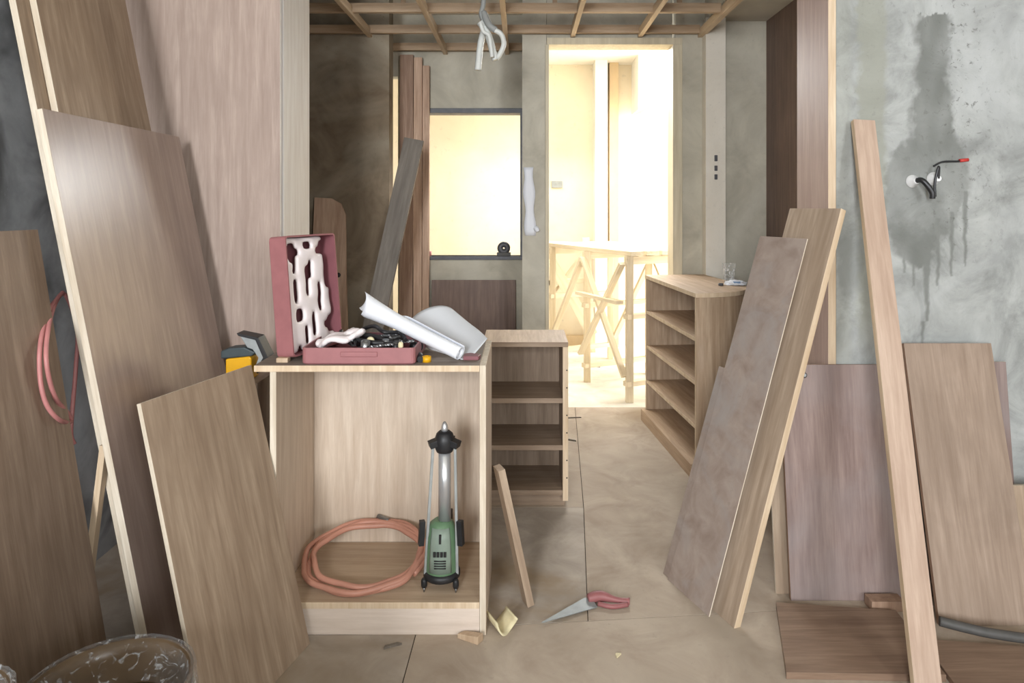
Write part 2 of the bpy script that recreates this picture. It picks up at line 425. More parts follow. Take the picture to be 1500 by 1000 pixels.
# front room shell
struct('wall_left', (XL - 0.15, -3.0, 0), (XL, YL, 2.9), M['concrete_left'], 'blue-grey bare concrete wall')
struct('wall_right', (2.6, -3.0, 0), (2.75, YR, 2.9), M['plain_plaster'])
wb = M['plain_plaster']
struct('wall_back', (-1.6, -3.0, 0), (-1.4, -2.9, 2.9), wb)
struct('wall_back_middle', (-0.1, -3.0, 0), (1.1, -2.9, 2.9), wb)
struct('wall_back_right', (2.4, -3.0, 0), (2.75, -2.9, 2.9), wb)
for x0, x1 in ((-1.4, -0.1), (1.1, 2.4)):
    struct('wall_back_sill', (x0, -3.0, 0), (x1, -2.9, 0.95), wb)
    struct('wall_back_lintel', (x0, -3.0, 2.55), (x1, -2.9, 2.9), wb)
struct('shade_blocker_left', (XL, 0.50, 0), (-0.42, 0.62, 0.60), M['plain_plaster'])  # added block out of view, shades the foot of the left boards
struct('ceiling_front', (-1.6, -3.0, 2.9), (2.75, 2.85, 3.0), M['white_soffit'])

# left partition: plywood face, white primed end board
struct('wall_front_left', (-2.6, YL + 0.018, 0), (-0.899, YL + 0.315, 2.9), M['concrete_left'])
o = slab('trim_1', (-1.448, YL, 0.0), (-0.881, YL, 0.0), (-1.448, YL, 2.898), 0.0175, [M['mauve'], M['white_jamb']], side=-1); meta(o, kind='structure', label='tall pinkish plywood lining of the left partition')
o = slab('trim_2', (-0.8985, YL + 0.018, 0), (-0.8985, YL + 0.325, 0), (-0.8985, YL + 0.018, 2.89), 0.018, [M['white_jamb'], M['white_jamb']], side=-1); meta(o, kind='structure', label='white primed end board of the left partition')

# right partition: tap wall with stains and a painted shadow
XR = 0.986
def tapwall():
    x0, x1 = XR + 0.026, 1.80; nx, nz = 260, 560
    z0, z1 = 0.0, 2.9
    def px(X, Z): return 765 + X / YR * 1000, 305 + (EYE - Z) / YR * 1000
    outline = [(20, 1345, 1392), (38, 1338, 1395), (50, 1342, 1392), (75, 1345, 1388), (110, 1342, 1390), (150, 1338, 1394), (185, 1336, 1398), (205, 1328, 1402), (225, 1306, 1410), (245, 1298, 1422), (270, 1296, 1424), (300, 1290, 1415), (330, 1292, 1400), (350, 1300, 1380), (372, 1310, 1372), (388, 1334, 1362), (394, 1345, 1352)]
    def width(y):
        if y < outline[0][0] or y > outline[-1][0]: return None
        for a, b in zip(outline, outline[1:]):
            if a[0] <= y <= b[0]:
                t = (y - a[0]) / (b[0] - a[0]); return a[1] + (b[1] - a[1]) * t, a[2] + (b[2] - a[2]) * t
    drips = [(1358, 380, 470, 5), (1374, 320, 415, 4), (1394, 310, 405, 4), (1414, 280, 385, 4), (1338, 360, 420, 3), (1325, 350, 400, 3), (1352, 470, 500, 3)]
    verts = []; cols = []
    for j in range(nz + 1):
        Z = z0 + (z1 - z0) * j / nz
        for i in range(nx + 1):
            X = x0 + (x1 - x0) * i / nx
            verts.append((X - x0, 0, Z))
            x, y = px(X, Z)
            wob = noise.noise(Vector((x * 0.035, y * 0.035, 3.1))) * 9 + noise.noise(Vector((x * 0.11, y * 0.11, 8.1))) * 6 + noise.noise(Vector((x * 0.3, y * 0.3, 2.1))) * 3
            s = 0.0; w = width(y + wob * 0.6)
            if w:
                d = min(x + wob - w[0], w[1] - x - wob); s = max(0, min(1, d / 11 + 0.4)); s *= 0.86 + 0.3 * noise.noise(Vector((x * 0.05, y * 0.02, 5.0)))
                s *= 0.92 - 0.34 * max(0, min(1, (y - 215 + wob) / 45)) + 0.42 * max(0, min(1, (y - 318 + wob * 2) / 40))
            for dx, ya, yb, ww in drips:
                if ya <= y <= yb + wob:
                    t = 1 - (y - ya) / (yb - ya + 1) * 0.55
                    d = ww * t - abs(x + wob * 0.25 - dx); s = max(s, max(0, min(1, d / 3 + 0.5)) * 0.75)
            ex = ((x - 1243) / 24) ** 2 + ((y - 385) / 62) ** 2 + wob * 0.04  # oval of plank shadow painted into the damp channel
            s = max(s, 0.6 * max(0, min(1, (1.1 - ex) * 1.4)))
            b1 = max(0, min(1, (x + wob - 1252) / 10)) * max(0, min(1, (1302 + wob * 0.6 - x) / 8))
            b1 *= 0.75 * max(0, min(1, (520 - y) / 60))
            b2 = 0.35 * max(0, min(1, (1252 - x) / 10))
            rgh = max(0.22, 1 - abs(x - 1400 - wob * 3) / 90) * max(0.2, min(1, (420 - y) / 100)) if y < 420 else 0.12
            cols.append((s, max(b1, b2), max(0, min(1, rgh)), 1))
    faces = []
    for j in range(nz):
        for i in range(nx):
            a = j * (nx + 1) + i; faces.append((a, a + 1, a + nx + 2, a + nx + 1))
    me = bpy.data.meshes.new('wall_front_right'); me.from_pydata(verts, [], faces)
    at = me.color_attributes.new('stain_shade', 'FLOAT_COLOR', 'POINT')
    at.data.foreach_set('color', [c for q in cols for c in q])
    me.materials.append(M['stain_shade'])
    o = bpy.data.objects.new('wall_front_right', me); COL.objects.link(o); o.location = (x0, YR, 0)
    sd = o.modifiers.new('thickness', 'SOLIDIFY'); sd.thickness = 0.24; sd.offset = -1
    meta(o, kind='structure', label='grey cement wall with a damp patched channel and drips')
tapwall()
struct('wall_front_right_end', (1.80, YR, 0), (2.6, YR + 0.24, 2.9), M['plain_plaster'])
o = slab('trim_3', (XR, YR, 0), (XR, YR + 0.25, 0), (XR, YR, 2.895), 0.0255, [M['mauve_wall'], M['pine']], side=-1); meta(o, kind='structure', label='reddish plywood lining with pale front edge at the right of the opening')

# far room
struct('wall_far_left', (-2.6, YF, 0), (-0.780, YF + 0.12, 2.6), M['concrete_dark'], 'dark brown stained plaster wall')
xw0 = W(583, 0, YW).x; xa = W(625, 0, YW).x; xb = W(762, 0, YW).x
za = W(0, 375, YW).z; zb = W(0, 165, YW).z
struct('wall_window_below', (xw0, YW, 0), (0.02, YW + 0.10, za), M['concrete_far'], 'olive grey plaster under the window opening')
struct('wall_window_above', (xw0, YW, zb), (0.02, YW + 0.10, 2.6), M['concrete_far'], 'olive grey plaster above the window opening')
struct('wall_window_left', (xw0, YW, za), (xa, YW + 0.10, zb), M['concrete_far'])
struct('wall_window_right', (xb, YW, za), (0.02, YW + 0.10, zb), M['concrete_far'])
struct('wall_recess_header', (-0.99, YW, W(0, 112, YW).z), (xw0, YW + 0.10, 2.6), M['concrete_far'])
struct('wall_recess_left', (-0.99, YF + 0.12, 0), (-0.88, YW + 0.10, 2.6), M['white_paint'])
xd0 = W(801, 0, YF).x; xd1 = W(985, 0, YF).x; zd = W(0, 66, YF).z
struct('wall_far_pier', (0.0, YF, 0), (xd0 - 0.002, YF + 0.12, 2.6), M['concrete_far'], 'narrow olive grey pier between window and doorway')
struct('wall_recess_right', (0.02, YF + 0.12, 0), (0.13, YW + 0.10, 2.6), M['concrete_far'])
struct('wall_far_lintel', (xd0, YF, zd + 0.04), (xd1, YF + 0.12, 2.6), M['concrete_far'])
struct('wall_far_right', (xd1 + 0.02, YF, 0), (1.60, YF + 0.12, 2.6), M['concrete_far'], 'olive grey plaster right of the doorway')
struct('wall_side_right', (1.43, YR + 0.25, 0), (1.55, YF, 2.6), M['mauve_brown'], 'brown ply lined side wall of the back room')
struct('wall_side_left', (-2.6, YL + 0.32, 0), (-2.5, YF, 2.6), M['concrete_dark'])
# pale plaster pilaster on the far wall, with a stack of small box cut-outs
pil = struct('wall_pilaster', (W(1034, 0, 3.92).x, 3.92, 0), (W(1063, 0, 3.92).x, YF, 2.296), M['pale_plaster'], 'pale plaster pilaster right of the doorway')
for zz, h in ((1.47, 0.035), (1.415, 0.03), (1.365, 0.03)):
    q = box('outlet_hole', (-0.008, -0.046, zz), (0.009, -0.038, zz + h), M['steel_dark'], pil, bev=0.002)
# door frame
o = box('door_1', (xd0, YF - 0.015, zd), (xd1 + 0.055, YF + 0.13, zd + 0.04), M['pale_trim'], bev=0.002); meta(o, kind='structure', label='pale timber head of the door frame')
for x0, x1 in ((xd1, xd1 + 0.055), (xd0 - 0.008, xd0 + 0.012)):
    q = box('jamb', (x0 - o.location.x, YF - 0.015 - o.location.y, -o.location.z), (x1 - o.location.x, YF + 0.13 - o.location.y, zd - o.location.z), M['pale_trim'], o)
# window frame (no glass fitted yet)
wf = box('window_1', (xa - 0.01, YW - 0.012, za - 0.024), (xb + 0.022, YW + 0.10, za), M['steel_dark'], bev=0.002); meta(wf, kind='structure', label='dark metal frame of the unglazed window opening')
c = wf.location
for lo, hi in (((xa - 0.01, YW - 0.012, zb - 0.004), (xb + 0.022, YW + 0.10, zb + 0.028)), ((xb, YW - 0.012, za), (xb + 0.022, YW + 0.10, zb - 0.004))):
    box('window_frame', Vector(lo) - c, Vector(hi) - c, M['steel_dark'], wf)

# ceiling of the back room: dark slab with a hanging batten grid
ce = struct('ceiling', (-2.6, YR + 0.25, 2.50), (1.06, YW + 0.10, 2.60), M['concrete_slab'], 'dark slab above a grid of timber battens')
struct('ceiling_right', (1.07, YR + 0.25, 2.296), (1.55, YF, 2.60), M['white_soffit'])
co = ce.location
for x in (-1.68, -1.28, -0.892, -0.50, -0.098, 0.295, 0.689, 1.045):
    y1 = YW if -0.78 < x < 0 else YF
    w = 0.026 if x < 1 else 0.034
    q = box('batten', (x - w / 2 - co.x, YR + 0.30 - co.y, 2.200 - co.z), (x + w / 2 - co.x, y1 - co.y, 2.245 - co.z), M['batten'], ce, bev=0.001)
for y, xs in ((2.68, (-2.5, 1.03)), (3.10, (-2.5, 1.03)), (3.53, (-2.5, 1.03)), (3.95, (-2.5, 1.03)), (4.38, (-0.87, 0.0))):
    q = box('cross_batten', (xs[0] - co.x, y - co.y, 2.215 - co.z), (xs[1] - co.x, y + 0.03 - co.y, 2.262 - co.z), M['batten_x'], ce, bev=0.001)
for x in (-1.4, -0.62, 0.17, 0.82):
    for y in (3.12, 3.55):
        box('hanger', (x - 0.012 - co.x, y - co.y, 2.262 - co.z), (x + 0.012 - co.x, y + 0.022 - co.y, 2.50 - co.z), M['batten_x'], ce, bev=0)
# round relief on the right ceiling
cr = [ob for ob in COL.objects if ob.name == 'ceiling_right'][0]
bm = bmesh.new()
for rr in (0.17, 0.11, 0.055):
    bm2 = spline([Vector((rr * math.cos(a) * 0.9, rr * math.sin(a), 0)) for a in [k * PI / 6 for k in range(12)]], 4, True)
    add_tube(bm, bm2 + [bm2[0]], 0.009, 6)
ro = link('ceiling_ring', bm, M['white_soffit'], cr); ro.location = (1.24 - cr.location.x, 3.35 - cr.location.y, 0)

# passage outside the doorway
struct('wall_passage', (-3.0, 6.0, 0), (4.0, 6.15, 2.46), M['cream'], 'sunlit cream wall across the passage')
struct('ceiling_passage', (-3.0, YF + 0.12, 2.46), (4.0, 6.15, 2.6), M['white_paint'])
struct('wall_passage_end', (-3.0, YW + 0.1, 0), (-2.9, 6.0, 2.46), M['cream'])
struct('wall_passage_near', (1.60, YF + 0.10, 0), (4.0, YF + 0.14, 2.46), M['white_paint'])
o = struct('trim_4', (W(872, 0, 5.8).x, 5.80, 0), (W(890, 0, 5.8).x, 6.0, 2.46), M['white_paint'], 'white pillar on the cream passage wall')
o = struct('trim_5', (W(893, 0, 5.9).x, 5.90, 0), (W(906, 0, 5.9).x, 6.0, 2.46), M['tan_paint'], 'tan strip beside the white pillar')
o = struct('baseboard_passage', (W(826, 0, 5.97).x, 5.94, 0), (W(872, 0, 5.97).x, 6.0, 0.09), M['tan_paint'])
bm = bmesh.new(); add_prism(bm, [(0, 0), (0.55, 0), (0.55, 0.18), (0.0, 0.45)], 0, 0.35, Matrix(((1, 0, 0, 0), (0, 0, 1, 0), (0, -1, 0, 0), (0, 0, 0, 1))))
o = link('trim_6', bm, M['white_paint'], loc=(W(935, 0, 5.6).x, 5.6, 2.46)); meta(o, kind='structure', label='white haunched beam under the passage ceiling')
o = box('switch_plate', (W(808, 0, 5.99).x, 5.985, 1.38), (W(824, 0, 5.99).x, 6.0, 1.44), M['guard'], bev=0.003); meta(o, 'small grey switch plate on the cream passage wall', 'switch plate')

# ------------------------------------------------------------------ boards against the left wall
def board(name, label, A, B, C, t, mats, side, group=None, cat='board'):
    o = slab(name, A, B, C, t, mats, side=side); meta(o, label, cat, group); return o
def lean(x0, k, y0, y1, z): return (x0, y0, 0), (x0, y1, 0), (x0 - k * z, y0, z)
board('plywood_sheet', 'tall tan plywood sheet leaning on the concrete wall behind all other boards', *lean(-0.952, 0.2, 1.75, 2.29, 2.33), 0.018, [M['oak2'], M['ply_edge']], 1)
board('plywood_sheet', 'narrow tan plywood strip leaning on the face of the tall plywood sheet', *lean(-0.932, 0.2, 1.80, 2.09, 2.24), 0.018, [M['oak2'], M['ply_edge']], 1)
board('plywood_sheet', 'glossy pinkish plywood sheet leaning in front of the tall tan boards', *lean(-0.910, 0.2, 1.706, 2.388, 1.45), 0.018, [M['mauve_gloss'], M['ply_edge']], 1)
board('plywood_sheet', 'wide brown plywood sheet with a pink hose hanging over its edge', *lean(-1.0, 0.167, 1.25, 1.68, 1.148), 0.012, [M['left_ply'], M['plank_brown']], 1)
board('plywood_sheet', 'brown plywood sheet standing behind the sheet with the pink hose', *lean(-1.022, 0.167, 1.22, 1.705, 1.11), 0.012, [M['left_ply'], M['ply_edge']], 1)
EA, EB = Vector((-0.685, 1.50, 0)), Vector((-0.585, 1.882, 0))
board('veneer_panel', 'short tan veneered panel leaning beside the open base cabinet', EA, EB, EA + Vector((-0.18, 0.047, 0.758)), 0.012, [M['oak2'], M['ply_edge']], 1)
o = beam('timber_strip', (-1.135, 1.735, 0.0), (-1.06, 1.735, 0.60), 0.022, 0.016, M['pine']); meta(o, 'thin pale timber strip leaning under the tall plywood sheet', 'timber strip')

# pink hose
hp = [W(92, 428, 1.79), W(84, 437, 1.76), W(70, 458, 1.69), W(59, 505, 1.61), W(59, 555, 1.595), W(68, 592, 1.60), W(86, 614, 1.63), W(103, 618, 1.70), W(100, 606, 1.695), W(80, 580, 1.63), W(68, 530, 1.60), W(71, 480, 1.65), W(82, 442, 1.75), W(96, 432, 1.80), W(113, 480, 1.80), W(111, 540, 1.775), W(106, 600, 1.745), W(104, 636, 1.735), W(109, 650, 1.74)]
o = tube('air_hose', hp, 0.0052, M['hose_pk'], sub=8, n=10); meta(o, 'thin pink air hose looped over the brown plywood sheet', 'hose')

# ------------------------------------------------------------------ buckets wrapped in clear film
def bucket(label, loc, r, h):
    t = thing('plastic_bucket', label, 'bucket', loc, group='film wrapped buckets')
    lathe('bucket_body', [(r * 0.80, 0), (r * 0.97, h - 0.02), (r, h - 0.018), (r * 1.02, h), (r * 0.97, h), (r * 0.94, h - 0.03), (r * 0.90, h * 0.72)], M['bucket'], t, 40, cap=False)
    lathe('contents', [(r * 0.90, h * 0.72), (r * 0.5, h * 0.735), (0.002, h * 0.73)], M['sludge'], t, 40, cap=False)
    bm = bmesh.new(); n = 64; rings = []
    for k, (rr, zz, am) in enumerate([(0.70, h * 0.80, 0.02), (0.86, h * 0.87, 0.02), (0.945, h - 0.012, 0.008), (1.0, h + 0.008, 0.006), (1.05, h + 0.002, 0.01), (1.06, h - 0.03, 0.02), (1.05, h - 0.10, 0.03), (1.02, h - 0.2, 0.04)]):
        ring = []
        for i in range(n):
            a = 2 * PI * i / n
            q = noise.noise(Vector((math.cos(a) * 3 + k * 0.4, math.sin(a) * 3, loc[0] * 9 + k * 0.7)))
            q2 = noise.noise(Vector((math.cos(a) * 9, math.sin(a) * 9 + k, loc[0] * 5)))
            f = rr + am * (q + 0.6 * q2)
            ring.append(bm.verts.new((r * f * math.cos(a), r * f * math.sin(a), max(0.002, zz + am * q2 * 0.4))))
        rings.append(ring)
    for a, b in zip(rings, rings[1:]):
        for i in range(n): bm.faces.new((a[i], a[(i + 1) % n], b[(i + 1) % n], b[i]))
    link('plastic_film', bm, M['film'], t, smooth=True)
    hp2 = [Vector((r * 0.99 * math.cos(a), r * 0.99 * math.sin(a), h - 0.03 + 0.012 * math.sin((a - 0.3) * 2))) for a in [0.2 + k * 0.25 for k in range(8)]]
    tube('wire_handle', hp2, 0.003, M['steel'], t)
bucket('large bucket wrapped in clear film beside the short veneered panel', (-0.785, 1.285, 0), 0.148, 0.300)
bucket('tall narrow bucket wrapped in clear film beside the brown plywood sheet', (-0.888, 1.005, 0), 0.110, 0.455)

# ------------------------------------------------------------------ open base cabinet
bx0, bx1, by0, by1, bz = -0.71, -0.102, 1.92, 2.28, 0.758
t = thing('base_cabinet', 'pale open-fronted base cabinet with tools on its dusty top', 'cabinet', ((bx0 + bx1) / 2, by0, 0))
def part(name, lo, hi, mats, t=t, edge=None, bev=0.001):
    return box(name, Vector(lo) - t.location, Vector(hi) - t.location, mats, t, bev, edge)
CB = [M['cabinet'], M['ply_edge']]
part('side_panel', (bx0, by0, 0), (bx0 + 0.018, by1, bz - 0.018), CB, edge=0)
part('side_panel', (bx1 - 0.018, by0, 0), (bx1, by1, bz), CB, edge=0)
part('top_panel', (-0.755, by0, bz - 0.018), (bx1 - 0.0185, by1, bz), [M['cabinet_top'], M['pine']], edge=2)
part('back_panel', (bx0 + 0.0185, by1 - 0.012, 0.092), (bx1 - 0.0185, by1 - 0.0005, bz - 0.0185), CB, edge=1)
part('bottom_shelf', (bx0 + 0.0185, by0, 0.074), (bx1 - 0.0185, by1 - 0.0125, 0.092), [M['cabinet_dull'], M['pine']], edge=2)
part('plinth', (bx0 + 0.0185, by0 + 0.002, 0), (bx1 - 0.0185, by0 + 0.02, 0.0735), M['plinth'])

# orange hose coil, propped on the back of the cabinet
cc = Vector((-0.478, 2.093, 0.143)); cp = []
tilt = R(11)
for k in range(0, 3 * 24 + 8):
    a = -0.5 + 2 * PI * k / 24
    rr = 0.166 - 0.011 * math.sin(k * 0.13) - 0.006 * (k // 24) + 0.004 * math.sin(a * 3 + k)
    x = rr * 1.10 * math.cos(a); y = rr * 0.93 * math.sin(a)
    lift = 0.006 * math.sin(k * 0.31) + 0.010 * (k / 72 - 0.5)
    cp.append(cc + Vector((x, y * math.cos(tilt), y * math.sin(tilt) * 1.25 + lift - 0.004)))
for p in cp: p.z = max(p.z, 0.1018); p.y = max(p.y, 1.93)
t2 = thing('coiled_hose', 'coil of orange pink hose lying in the base cabinet', 'hose', cp[0])
o = tube('hose', [p - cp[0] for p in cp], 0.0085, M['hose_or'], t2, sub=3, n=10)
e = cp[-1] - cp[0]; d = (cp[-1] - cp[-2]).normalized()
o = tube('brass_fitting', [e, e + d * 0.02, e + d * 0.045], 0.009, M['steel'], t2, sub=2)

# green rotary laser on its folded tripod
L = Vector((-0.236, 2.005, 0.092))
t3 = thing('laser_level', 'green laser level with silver column and folded tripod legs in the base cabinet', 'laser level', L)
body = lathe('body', [(0.046, 0.040), (0.048, 0.055), (0.046, 0.10), (0.043, 0.15), (0.036, 0.185), (0.022, 0.196)], M['green'], t3, 28)
for zz in ():
    pass
bm = bmesh.new()      # grey front face plate, wrapped round the body
rows = []
for z, r in ((0.058, 0.0490), (0.10, 0.0472), (0.15, 0.0442), (0.183, 0.0378)):
    rows.append([bm.verts.new(((r) * math.sin(a), -(r) * math.cos(a), z)) for a in [R(-42 + 84 * k / 12) for k in range(13)]])
for a, b in zip(rows, rows[1:]):
    for k in range(12): bm.faces.new((a[k], a[k + 1], b[k + 1], b[k]))
fp = link('face_plate', bm, M['greyface'], body, smooth=True)
fp.modifiers.new('s', 'SOLIDIFY').thickness = 0.001
marks = [((x - 0.0035, -0.0497, 0.108), (x + 0.0040, -0.046, 0.122)) for x in (-0.016, -0.006, 0.004, 0.014)]
marks += [((-0.017, -0.0495, 0.074 + k * 0.007), (0.017, -0.046, 0.0765 + k * 0.007)) for k in range(4)] + [((-0.003, -0.0485, 0.145), (0.003, -0.041, 0.170))]
for lo, hi in marks: box('printed_mark', lo, hi, M['ink'], body, bev=0)
lathe('base_ring', [(0.050, 0.030), (0.054, 0.034), (0.054, 0.046), (0.047, 0.052)], M['black'], t3, 28)
lathe('column', [(0.0185, 0.19), (0.0185, 0.405)], M['silver'], t3, 24, loc=(0.008, 0.0, 0))
hd = lathe('head', [(0.024, 0.395), (0.028, 0.405), (0.030, 0.43), (0.024, 0.448), (0.016, 0.455)], M['black'], t3, 20, loc=(0.008, 0, 0))
lathe('top_knob', [(0.009, 0.452), (0.011, 0.462), (0.008, 0.474), (0.003, 0.482)], M['silver'], hd, 14)
for a in (R(200), R(-20), R(75)):
    ux, uy = math.cos(a), math.sin(a)
    o = beam('tripod_leg', (0.050 * ux, 0.050 * uy, 0.045), (0.008 + 0.034 * ux, 0.034 * uy, 0.42), 0.010, 0.008, M['guard'], t3)
    beam('leg_clamp', (0.062 * ux, 0.062 * uy, 0.13), (0.058 * ux, 0.058 * uy, 0.20), 0.018, 0.016, M['black'], t3)
    beam('shoulder', (0.008 + 0.022 * ux, 0.022 * uy, 0.425), (0.008 + 0.046 * ux, 0.046 * uy, 0.418), 0.030, 0.018, M['black'], t3)
for a in (R(215), R(-40), R(90)):
    ux, uy = math.cos(a), math.sin(a)
    f = lathe('foot', [(0.007, 0.014), (0.009, 0.020), (0.009, 0.034), (0.006, 0.040)], M['black'], t3, 12, loc=(0.058 * ux, 0.058 * uy, 0))
    lathe('foot_spike', [(0.0015, 0.0005), (0.004, 0.014)], M['steel'], f, 8)

# ------------------------------------------------------------------ things on top of the base cabinet
TOP = bz
t4 = thing('tool_case', 'open dusty red tool case with pale moulded insert standing on the base cabinet', 'tool case', (-0.625, 1.932, TOP))
def tray(name, w, d, h, th, mat, parent):
    bm = bmesh.new()
    ri = 0.012
    def rr(x0, y0, x1, y1, r, z):
        out = []
        for cx, cy, a0 in ((x1 - r, y1 - r, 0), (x0 + r, y1 - r, 90), (x0 + r, y0 + r, 180), (x1 - r, y0 + r, 270)):
            for k in range(4): out.append(bm.verts.new((cx + r * math.cos(R(a0 + 30 * k)), cy + r * math.sin(R(a0 + 30 * k)), z)))
        return out
    loops = [rr(0.004, 0.004, w - 0.004, d - 0.004, ri, 0), rr(0, 0, w, d, ri, 0.004), rr(0, 0, w, d, ri, h), rr(th, th, w - th, d - th, ri - 0.004, h), rr(th + 0.003, th + 0.003, w - th - 0.003, d - th - 0.003, ri - 0.004, th)]
    n = len(loops[0])
    for li, (a, b) in enumerate(zip(loops, loops[1:])):
        for i in range(n):
            f = bm.faces.new((a[i], a[(i + 1) % n], b[(i + 1) % n], b[i])); f.material_index = 1 if li >= 3 else 0
    bm.faces.new(loops[0][::-1]); f = bm.faces.new(loops[-1]); f.material_index = 1
    return link(name, bm, mat, parent)
base = tray('case_base', 0.322, 0.245, 0.047, 0.005, [M['case'], M['case_in']], t4)
bm = bmesh.new(); add_box(bm, (0.11, -0.004, 0.022), (0.215, 0.002, 0.036)); bevel(link('rib', bm, M['case'], base), 0.002)
lid = tray('case_lid', 0.350, 0.245, 0.060, 0.005, [M['case'], M['case_in']], t4)
# lid stands on its hinge side, open side to the right
lid.matrix_local = Matrix.Translation((-0.030, 0.024, 0.014)) @ Matrix.Rotation(R(-19), 4, 'Z') @ Matrix.Rotation(R(-5), 4, 'Y') @ Matrix.Translation((-0.06, 0.245, 0)) @ Matrix(((0, 0, 1, 0), (0, -1, 0, 0), (1, 0, 0, 0), (0, 0, 0, 1)))
def mold_plate(name, rows, cw, ch, h, mat, parent, hill=0.0, seed=1):
    """moulded sheet with cut-outs; rows is a picture of it, '#' solid"""
    bm = bmesh.new(); nr, nc = len(rows), len(rows[0]); vs = {}
    def v(i, j):
        if (i, j) not in vs:
            q = noise.noise(Vector((i * 0.7, j * 0.7, seed))) 
            q2 = noise.noise(Vector((i * 0.7 + 9, j * 0.7, seed)))
            vs[i, j] = bm.verts.new((i * ch + q * ch * 0.2, j * cw + q2 * cw * 0.2, hill * noise.noise(Vector((i * 0.45, j * 0.45, seed + 4)))))
        return vs[i, j]
    for i in range(nr):
        for j in range(nc):
            if rows[nr - 1 - i][j] == '#': bm.faces.new((v(i, j), v(i, j + 1), v(i + 1, j + 1), v(i + 1, j)))
    o = link(name, bm, mat, parent, smooth=True)
    s = o.modifiers.new('thick', 'SOLIDIFY'); s.thickness = h; s.offset = 1
    b = o.modifiers.new('sub', 'SUBSURF'); b.levels = 1; b.render_levels = 1
    return o
pic = ["##########..", "#..##..##...", "#...####....", "#..#######..", "##.###.###..", "##.##..###..", "#####..###..", "##.##.####..",
       "##.##.##.#..", "##.##.##.##.", "##.#####.##.", "########.##.", "##..####.##.", "##..##.####.", "######.###..", "####.#.##...", "####.#.###..", "####.########", "##.#########"]
pic = [(r + '............')[:12] for r in pic]
ins = mold_plate('lid_insert', [r[::-1] for r in pic], 0.0190, 0.0178, 0.016, M['mold'], lid, 0.006, 2)
ins.location = (0.006, 0.008, 0.030)
pic2 = ["..##...", ".####..", "##..##.", "#######", "##.###.", "######.", ".####..", "..##..."]
ins2 = mold_plate('base_insert', pic2, 0.016, 0.020, 0.018, M['mold'], base, 0.02, 5)
ins2.location = (0.012, 0.035, 0.030); ins2.rotation_euler = (R(8), R(-14), R(-6))
o = box('wood_block', (-0.705, 1.955, TOP), (-0.672, 1.98, TOP + 0.013), M['wood_chip']); meta(o, 'small pale wood block lying beside the open tool case', 'offcut')

# loose tools in the case
def drill_bit(label, p, yaw, L=0.11, r=0.005):
    t = thing('drill_bit', label, 'drill bit', p, (0, R(84), R(yaw)), 'drill bits in the tool case')
    bm = bmesh.new(); n = 8; st = 22
    prev = None
    for i in range(st + 1):
        a = i * 0.55; rr = r if i < st - 2 else r * (st - i) / 3 + 0.0004
        ring = [bm.verts.new((rr * math.cos(a + 2 * PI * k / n) * (1.0 if k % 4 else 0.6), rr * math.sin(a + 2 * PI * k / n) * (1.0 if k % 4 else 0.6), 0.03 + (L - 0.03) * i / st)) for k in range(n)]
        if prev:
            for k in range(n): bm.faces.new((prev[k], prev[(k + 1) % n], ring[(k + 1) % n], ring[k]))
        prev = ring
    link('flute', bm, M['steel'], t)
    lathe('shank', [(r * 1.1, 0), (r * 1.1, 0.032)], M['darksteel'], t, 10)
def socket(label, p, r, h, rot, mat='darksteel'):
    o = lathe('socket', [(r * 0.8, 0), (r, 0.002), (r, h * 0.45), (r * 0.86, h * 0.55), (r * 0.86, h), (r * 0.55, h), (r * 0.5, h * 0.4), (0.001, h * 0.4)], M[mat], None, 18, loc=p, rot=rot, cap=False)
    meta(o, label, 'socket', 'sockets in the tool case')
def pliers(label, p, yaw):
    t = thing('pliers', label, 'pliers', p, (R(6), R(-8), R(yaw)))
    for s in (-1, 1):
        tube('handle', [(0.005 * s, 0, 0.008), (0.02 * s, 0.03, 0.008), (0.024 * s, 0.07, 0.009), (0.018 * s, 0.11, 0.009)], lambda u: 0.0065 + 0.001 * math.sin(u * 3), M['black'], t, 5)
        tube('jaw', [(0.004 * s, 0.01, 0.008), (0.009 * s, -0.015, 0.008), (0.003 * s, -0.05, 0.008)], lambda u: 0.007 - 0.004 * u, M['darksteel'], t, 4)
    lathe('pivot', [(0.009, 0.0), (0.009, 0.017)], M['steel'], t, 14)
def power_drill(p, yaw):
    t = thing('power_drill', 'black power drill lying in the tool case', 'drill', p, (0, 0, R(yaw)))
    lathe('motor_housing', [(0.012, -0.06), (0.022, -0.055), (0.024, 0.0), (0.021, 0.05), (0.016, 0.06)], M['black'], t, 20, rot=(0, R(90), 0))
    lathe('chuck', [(0.014, 0.058), (0.015, 0.075), (0.010, 0.095), (0.004, 0.10)], M['darksteel'], t, 16, rot=(0, R(90), 0))
    tube('grip', [(-0.03, 0, 0), (-0.04, -0.03, 0), (-0.048, -0.075, 0)], lambda u: 0.017 - 0.002 * u, M['black'], t, 6, 14)
    tube('trigger', [(-0.016, -0.018, 0), (-0.020, -0.034, 0)], 0.007, M['teal'], t, 3)
    return t
bz2 = TOP + 0.012
DRILL = power_drill((-0.455, 2.095, bz2 + 0.019), 158)
pliers('black handled pliers lying on top of the tools in the case', (-0.40, 2.00, bz2 + 0.030), 70)
pliers('black handled pliers wedged beside the moulded insert in the case', (-0.50, 2.005, bz2 + 0.034), 20)
